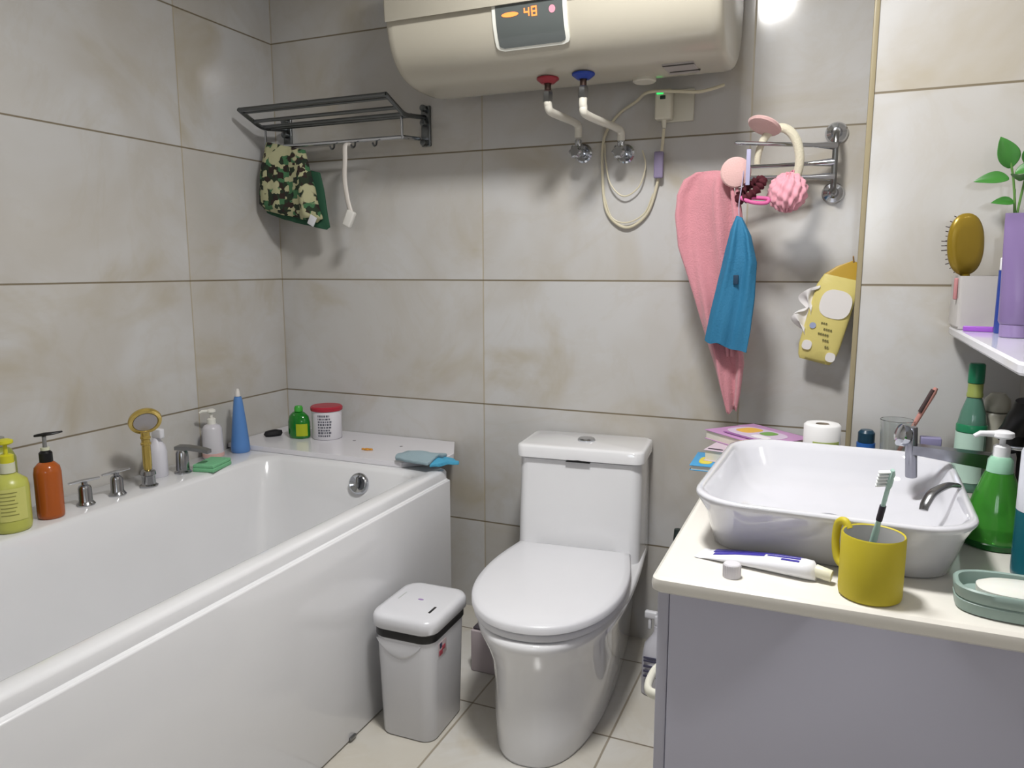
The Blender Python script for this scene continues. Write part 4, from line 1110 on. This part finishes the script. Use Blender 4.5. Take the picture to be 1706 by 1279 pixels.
# ------------------------------------------------------------------ things standing on the tub rim
RZ = TZ+0.0002
t = bottle('shampoo_bottle', 'yellow-green shampoo bottle with printed label, frontmost on the tub rim', 'bottle', (0.138, -1.118, RZ),
           [(0, 0), (0.034, 0), (0.038, 0.004), (0.0395, 0.012), (0.040, 0.100), (0.037, 0.116), (0.022, 0.128), (0.014, 0.134), (0, 0.135)], mat('shampoo_yellow', '#b8bb5a', 0.3), sx=0.95)
bm = new(); wrap(bm, 0.0403, 0.030, 0.104, -1.15, 0.30, sx=0.95, n=22, th=0.0008); lb = finish('label', bm, mat('label_olive', '#c7c672', 0.4), t)
bm = new()
for i in range(7): wrap(bm, 0.0413, 0.094-i*0.0085, 0.0955-i*0.0085+0.0008, -1.05, -0.20-0.07*(i % 3), sx=0.95, n=14, th=0.0004)
finish('printed_text', bm, mat('ink_olive', '#8b8a48', 0.5), lb)
bm = new(); lathe(bm, [(0, 0.1345), (0.016, 0.1345), (0.016, 0.158), (0, 0.1585)], 28); finish('clear_neck', bm, mat('neck_clear', '#cfd0b8', 0.2), t)
pump(t, 0.158, mat('pump_yellow', '#c9c42a', 0.35), 0.015, 0.017, 0.024, 0.034, -2.6)
t = bottle('conditioner_bottle', 'olive bottle half hidden at the left picture edge', 'bottle', (0.052, -1.082, RZ),
           [(0, 0), (0.034, 0), (0.036, 0.004), (0.036, 0.150), (0.028, 0.170), (0.016, 0.178), (0, 0.179)], mat('olive_plastic', '#8d9440', 0.35))
bm = new(); lathe(bm, [(0, 0.1792), (0.016, 0.1792), (0.016, 0.200), (0, 0.201)], 24); finish('cap', bm, mat('cap_grey', '#8c8c84', 0.4), t)
t = bottle('orange_bottle', 'orange pump bottle with black pump head on the tub rim', 'bottle', (0.132, -1.022, RZ),
           [(0, 0), (0.026, 0), (0.029, 0.003), (0.0295, 0.010), (0.0295, 0.110), (0.027, 0.124), (0.018, 0.134), (0.013, 0.137), (0, 0.138)], mat('orange_clear', '#b45c24', 0.15, trans=0.15))
bm = new(); lathe(bm, [(0, 0.1365), (0.0145, 0.1365), (0.0145, 0.158), (0.010, 0.163), (0, 0.164)], 24); finish('black_collar', bm, BLACK, t)
bm = new(); lathe(bm, [(0, 0.1642), (0.010, 0.1642), (0.010, 0.171), (0, 0.1715)], 20); finish('clear_ring', bm, mat('neck_clear', '#cfd0b8', 0.2), t)
bm = new(); cyl(bm, (0, 0, 0.171), (0, 0, 0.197), 0.0045); finish('stem', bm, mat('stem_grey', '#7a7a7a', 0.4), t)
bm = new()
tube(bm, [Vector((-0.018, -0.010, 0.199)), Vector((0, 0, 0.202)), Vector((0.012, 0.016, 0.203)), Vector((0.017, 0.034, 0.204))], [0.0055, 0.0085, 0.007, 0.004], 12, flat=0.55); finish('pump_head', bm, BLACK, t)

def tub_valve(y, label, a):
    t = thing('tub_valve', label, 'tap', (0.125, y, RZ))
    bm = new(); lathe(bm, [(0, 0), (0.021, 0), (0.022, 0.003), (0.018, 0.008), (0.016, 0.012), (0.0155, 0.044), (0.013, 0.050), (0.007, 0.053), (0.007, 0.060), (0, 0.060)], 28); finish('body', bm, mat('tap_chrome', '#a8a9ac', 0.16, 1.0), t)
    bm = new(); tube(bm, [Vector((-0.036*math.cos(a), -0.036*math.sin(a), 0.061)), Vector((0, 0, 0.063)), Vector((0.036*math.cos(a), 0.036*math.sin(a), 0.064))], [0.005, 0.008, 0.005], 12, flat=0.55); finish('lever', bm, CHROME, t)
tub_valve(-0.925, 'chrome tub tap next to the orange bottle', 1.2)
tub_valve(-0.833, 'chrome tub tap next to the golden hand shower', 1.35)

t = thing('hand_shower', 'golden hand shower standing in a chrome holder on the tub rim', 'hand shower', (0.135, -0.742, RZ))
GOLD = mat('gold', '#bda455', 0.22, 0.6, coat=0.4)
bm = new(); lathe(bm, [(0, 0), (0.023, 0), (0.024, 0.004), (0.018, 0.008), (0.017, 0.030), (0.020, 0.033), (0.018, 0.044), (0.012, 0.048), (0, 0.048)], 28); finish('holder', bm, mat('tap_chrome', '#a8a9ac', 0.16, 1.0), t)
bm = new(); lathe(bm, [(0, 0.048), (0.0105, 0.048), (0.0115, 0.06), (0.0115, 0.115), (0.0135, 0.117), (0.0135, 0.122), (0.0115, 0.124), (0.0115, 0.132), (0.0135, 0.134), (0.0135, 0.139), (0.0115, 0.141), (0.012, 0.152), (0, 0.153)], 28); finish('handle', bm, GOLD, t)
dn = Vector((0.80, -0.45, -0.55)).normalized()
Mh = Matrix.Translation((0.002, 0, 0.185)) @ rot_to(dn)
bm = new(); lathe(bm, [(0, -0.012), (0.030, -0.010), (0.041, -0.002), (0.043, 0.004), (0.041, 0.010), (0.033, 0.011), (0.031, 0.008), (0, 0.008)], 44, Mh)
hd_ = finish('head', bm, GOLD, t)
bm = new(); lathe(bm, [(0, 0.0082), (0.0305, 0.0082), (0.030, 0.010), (0, 0.0105)], 40, Mh); finish('spray_face', bm, mat('face_grey', '#a8a4a6', 0.35), hd_)

t = bottle('spray_bottle', 'white bottle half hidden behind the golden hand shower', 'bottle', (0.075, -0.655, RZ),
           [(0, 0), (0.024, 0), (0.026, 0.003), (0.026, 0.070), (0.022, 0.090), (0.012, 0.105), (0.010, 0.112), (0, 0.113)], mat('bottle_white', '#d3d2da', 0.35))
bm = new(); box(bm, -0.010, 0.026, -0.008, 0.008, 0.112, 0.140, 0.004); finish('trigger_head', bm, mat('trigger_white', '#d9d9de', 0.35), t)

t = thing('tub_spout', 'chrome tub filler with slanted flat spout beside the green sponge', 'tap', (0.110, -0.600, RZ))
bm = new(); lathe(bm, [(0, 0), (0.024, 0), (0.024, 0.004), (0.019, 0.008), (0.017, 0.060), (0.014, 0.066), (0, 0.067)], 28); finish('body', bm, mat('tap_chrome', '#a8a9ac', 0.16, 1.0), t)
bm = new()
loft(bm, [[Vector((x+a*wx*0.3, y-a*wx, z+b_*0.005)) for a, b_ in ((-1, -1), (1, -1), (1, 1), (-1, 1))] for x, y, z, wx in ((-0.004, -0.012, 0.078, 0.016), (0.014, 0.010, 0.074, 0.015), (0.050, 0.030, 0.066, 0.013), (0.066, 0.040, 0.060, 0.011))])
finish('spout', bm, STEEL, t, sharp=30)

t = thing('green_sponge', 'mint green dish sponge lying on the tub rim', 'sponge', (0.152, -0.528, RZ), 0.25)
bm = new(); box(bm, -0.034, 0.034, -0.052, 0.050, 0.0, 0.012, 0.003); box(bm, -0.033, 0.033, -0.051, 0.049, 0.012, 0.022, 0.003)
finish('foam', bm, mat('sponge_green', '#76b88a', 0.9, bump=0.6, bscale=180), t)

t = bottle('white_pump_bottle', 'white translucent pump bottle beside the blue cone bottle', 'bottle', (0.062, -0.432, RZ),
           [(0, 0), (0.029, 0), (0.031, 0.003), (0.032, 0.010), (0.029, 0.095), (0.024, 0.104), (0.012, 0.110), (0, 0.111)], mat('milky_white', '#cfccd2', 0.3, trans=0.1))
bm = new(); lathe(bm, [(0.0312, 0.006), (0.0326, 0.007), (0.0326, 0.018), (0.0312, 0.019)], 36); finish('pink_base', bm, mat('milky_pink', '#cfa8a2', 0.4), t)
pump(t, 0.109, mat('pump_cream', '#dedcd4', 0.35), 0.013, 0.014, 0.018, 0.034, -2.2)

t = bottle('blue_cone_bottle', 'tall blue cone-shaped bottle with white tip in the tub corner', 'bottle', (0.082, -0.335, RZ),
           [(0, 0), (0.027, 0), (0.030, 0.004), (0.0295, 0.02), (0.022, 0.10), (0.014, 0.170), (0.011, 0.182), (0, 0.183)], mat('cornflower', '#5583c0', 0.35))
bm = new(); lathe(bm, [(0, 0.183), (0.0085, 0.183), (0.0065, 0.200), (0.004, 0.207), (0, 0.208)], 24); finish('tip', bm, mat('tip_white', '#dcd8d4', 0.4), t)

LZ = TZ+0.0172
t = thing('black_scrubber', 'small black rounded scrubber lying beside the green bottle', 'scrubber', (0.075, -0.170, LZ), 0.9)
bm = new(); loft(bm, [superel(0.026, 0.012, 2.2, 28, 0, 0, 0), superel(0.032, 0.016, 2.2, 28, 0, 0, 0.008), superel(0.028, 0.013, 2.2, 28, 0.002, 0, 0.018), superel(0.010, 0.006, 2.2, 28, 0.004, 0, 0.022)])
finish('pad', bm, mat('black_foam', '#141216', 0.7), t)
t = bottle('green_bottle', 'rounded dark green bottle with yellow label beside the white jar', 'bottle', (0.172, -0.150, LZ),
           [(0, 0), (0.036, 0), (0.040, 0.004), (0.041, 0.012), (0.041, 0.055), (0.036, 0.075), (0.022, 0.088), (0.014, 0.091), (0, 0.092)], mat('green_glass', '#15731f', 0.1, coat=0.5), sx=1, sy=0.7)
bm = new(); lathe(bm, [(0, 0.0915), (0.0145, 0.0915), (0.0145, 0.104), (0.011, 0.110), (0, 0.111)], 24); finish('cap', bm, mat('cap_light_green', '#3fa23a', 0.3), t)
bm = new(); wrap(bm, 0.0414, 0.010, 0.052, -1.35, -0.25, sy=0.7, n=16); finish('label', bm, mat('label_lime', '#a8b41f', 0.4), t)
t = bottle('white_jar', 'white jar with red lid and grey printing on the ledge board', 'jar', (0.262, -0.115, LZ),
           [(0, 0), (0.047, 0), (0.050, 0.003), (0.050, 0.096), (0, 0.097)], mat('jar_white', '#dddbe0', 0.35))
bm = new(); lathe(bm, [(0, 0.0972), (0.053, 0.0972), (0.054, 0.100), (0.054, 0.108), (0.050, 0.112), (0, 0.113)], 40); finish('lid', bm, mat('lid_red', '#a82436', 0.35), t)
bm = new()
rnd = random.Random(3)
for i in range(8):
    z = 0.082-i*0.0095
    a = -1.55
    while a < -0.75:
        w = rnd.uniform(0.04, 0.16)
        wrap(bm, 0.0503, z-0.0028, z+0.0028 if i % 3 else z+0.004, a, a+w, n=3, th=0.0005); a += w+0.05
finish('printed_text', bm, mat('ink_grey', '#5b5b66', 0.5), t)

# damp cloth draped over the tub corner
t = thing('grey_cloth', 'grey-blue bath cloth with bright blue end at tub corner', 'cloth', (0.735, -0.265, TZ+0.018))
def cloth_piece(xa, xb, ya, yb, m, name, seed, zf, nx=26, ny=14):
    bm = new()
    rows = []
    for i in range(nx+1):
        row = []
        for j in range(ny+1):
            k, l = i/nx, j/ny
            x, y = xa(l)+(xb(l)-xa(l))*k, ya(k)+(yb(k)-ya(k))*l
            row.append(Vector((x, y, zf(x, y)+0.005*noise.noise(Vector((x*28, y*40, seed))))))
        rows.append(row)
    loft(bm, rows, False, False, closed=False)
    finish(name, bm, m, t, sharp=80, mods=[('SOLIDIFY', dict(thickness=0.011, offset=1)), ('SUBSURF', dict(levels=1, render_levels=2))])
zf = lambda x, y: 0.004+0.016*math.exp(-((y+0.01)/0.03)**2)*(0.4+0.6*math.exp(-(x/0.07)**2))
cloth_piece(lambda l: -0.075-0.01*math.sin(l*6), lambda l: 0.045, lambda k: -0.072+0.02*(1-k), lambda k: 0.035+0.015*k, mat('cloth_grey', '#8fa3ab', 0.9, bump=0.3, bscale=200), 'grey_part', 1.0, zf)
cloth_piece(lambda l: 0.040, lambda l: 0.112-0.045*abs(l-0.55)*2, lambda k: -0.055+0.012*k, lambda k: 0.050-0.012*k, mat('cloth_blue', '#4a9fc2', 0.85, bump=0.3, bscale=200), 'blue_part', 1.0, zf)

# ------------------------------------------------------------------ beside the toilet
t = thing('cleaner_bottle', 'white cleaner spray bottle on the floor between toilet and cabinet', 'bottle', (1.455, -0.285, 0.0002))
bm = new()
loft(bm, [superel(a, b_, 2.6, 36, 0, 0, z) for z, a, b_ in ((0, 0.040, 0.028), (0.003, 0.044, 0.031), (0.10, 0.044, 0.031), (0.14, 0.038, 0.027), (0.165, 0.020, 0.018), (0.178, 0.014, 0.014), (0.195, 0.014, 0.014))])
finish('body', bm, mat('cleaner_white', '#cfced6', 0.35), t, sharp=50)
bm = new(); box(bm, -0.013, 0.016, -0.011, 0.011, 0.194, 0.225, 0.005); box(bm, -0.040, -0.006, -0.008, 0.008, 0.212, 0.232, 0.004); box(bm, -0.030, -0.022, -0.005, 0.005, 0.182, 0.214, 0.002); finish('trigger_head', bm, mat('trigger_white', '#d9d9de', 0.35), t)
bm = new()
for z, w in ((0.112, 0.034), (0.104, 0.028), (0.088, 0.030), (0.074, 0.024), (0.060, 0.020)):
    box(bm, -0.034, -0.034+w*1.7, -0.0325, -0.0300, z-0.003, z+0.003, 0.0005)
finish('printed_text', bm, mat('ink_indigo', '#4b4a60', 0.5), t)
t = thing('toilet_brush', 'dark toilet brush in black holder in the gap right of toilet', 'toilet brush', (1.475, -0.085, 0.0002))
bm = new(); lathe(bm, [(0, 0), (0.042, 0), (0.045, 0.004), (0.038, 0.13), (0.030, 0.14), (0.012, 0.142), (0, 0.142)], 28); finish('holder', bm, BLACK, t)
bm = new(); tube(bm, [Vector((0, 0, 0.13)), Vector((-0.01, 0, 0.25)), Vector((-0.015, 0, 0.36)), Vector((-0.016, 0, 0.40))], [0.009, 0.010, 0.014, 0.010], 14); finish('handle', bm, mat('handle_dark_green', '#2a3634', 0.4), t)
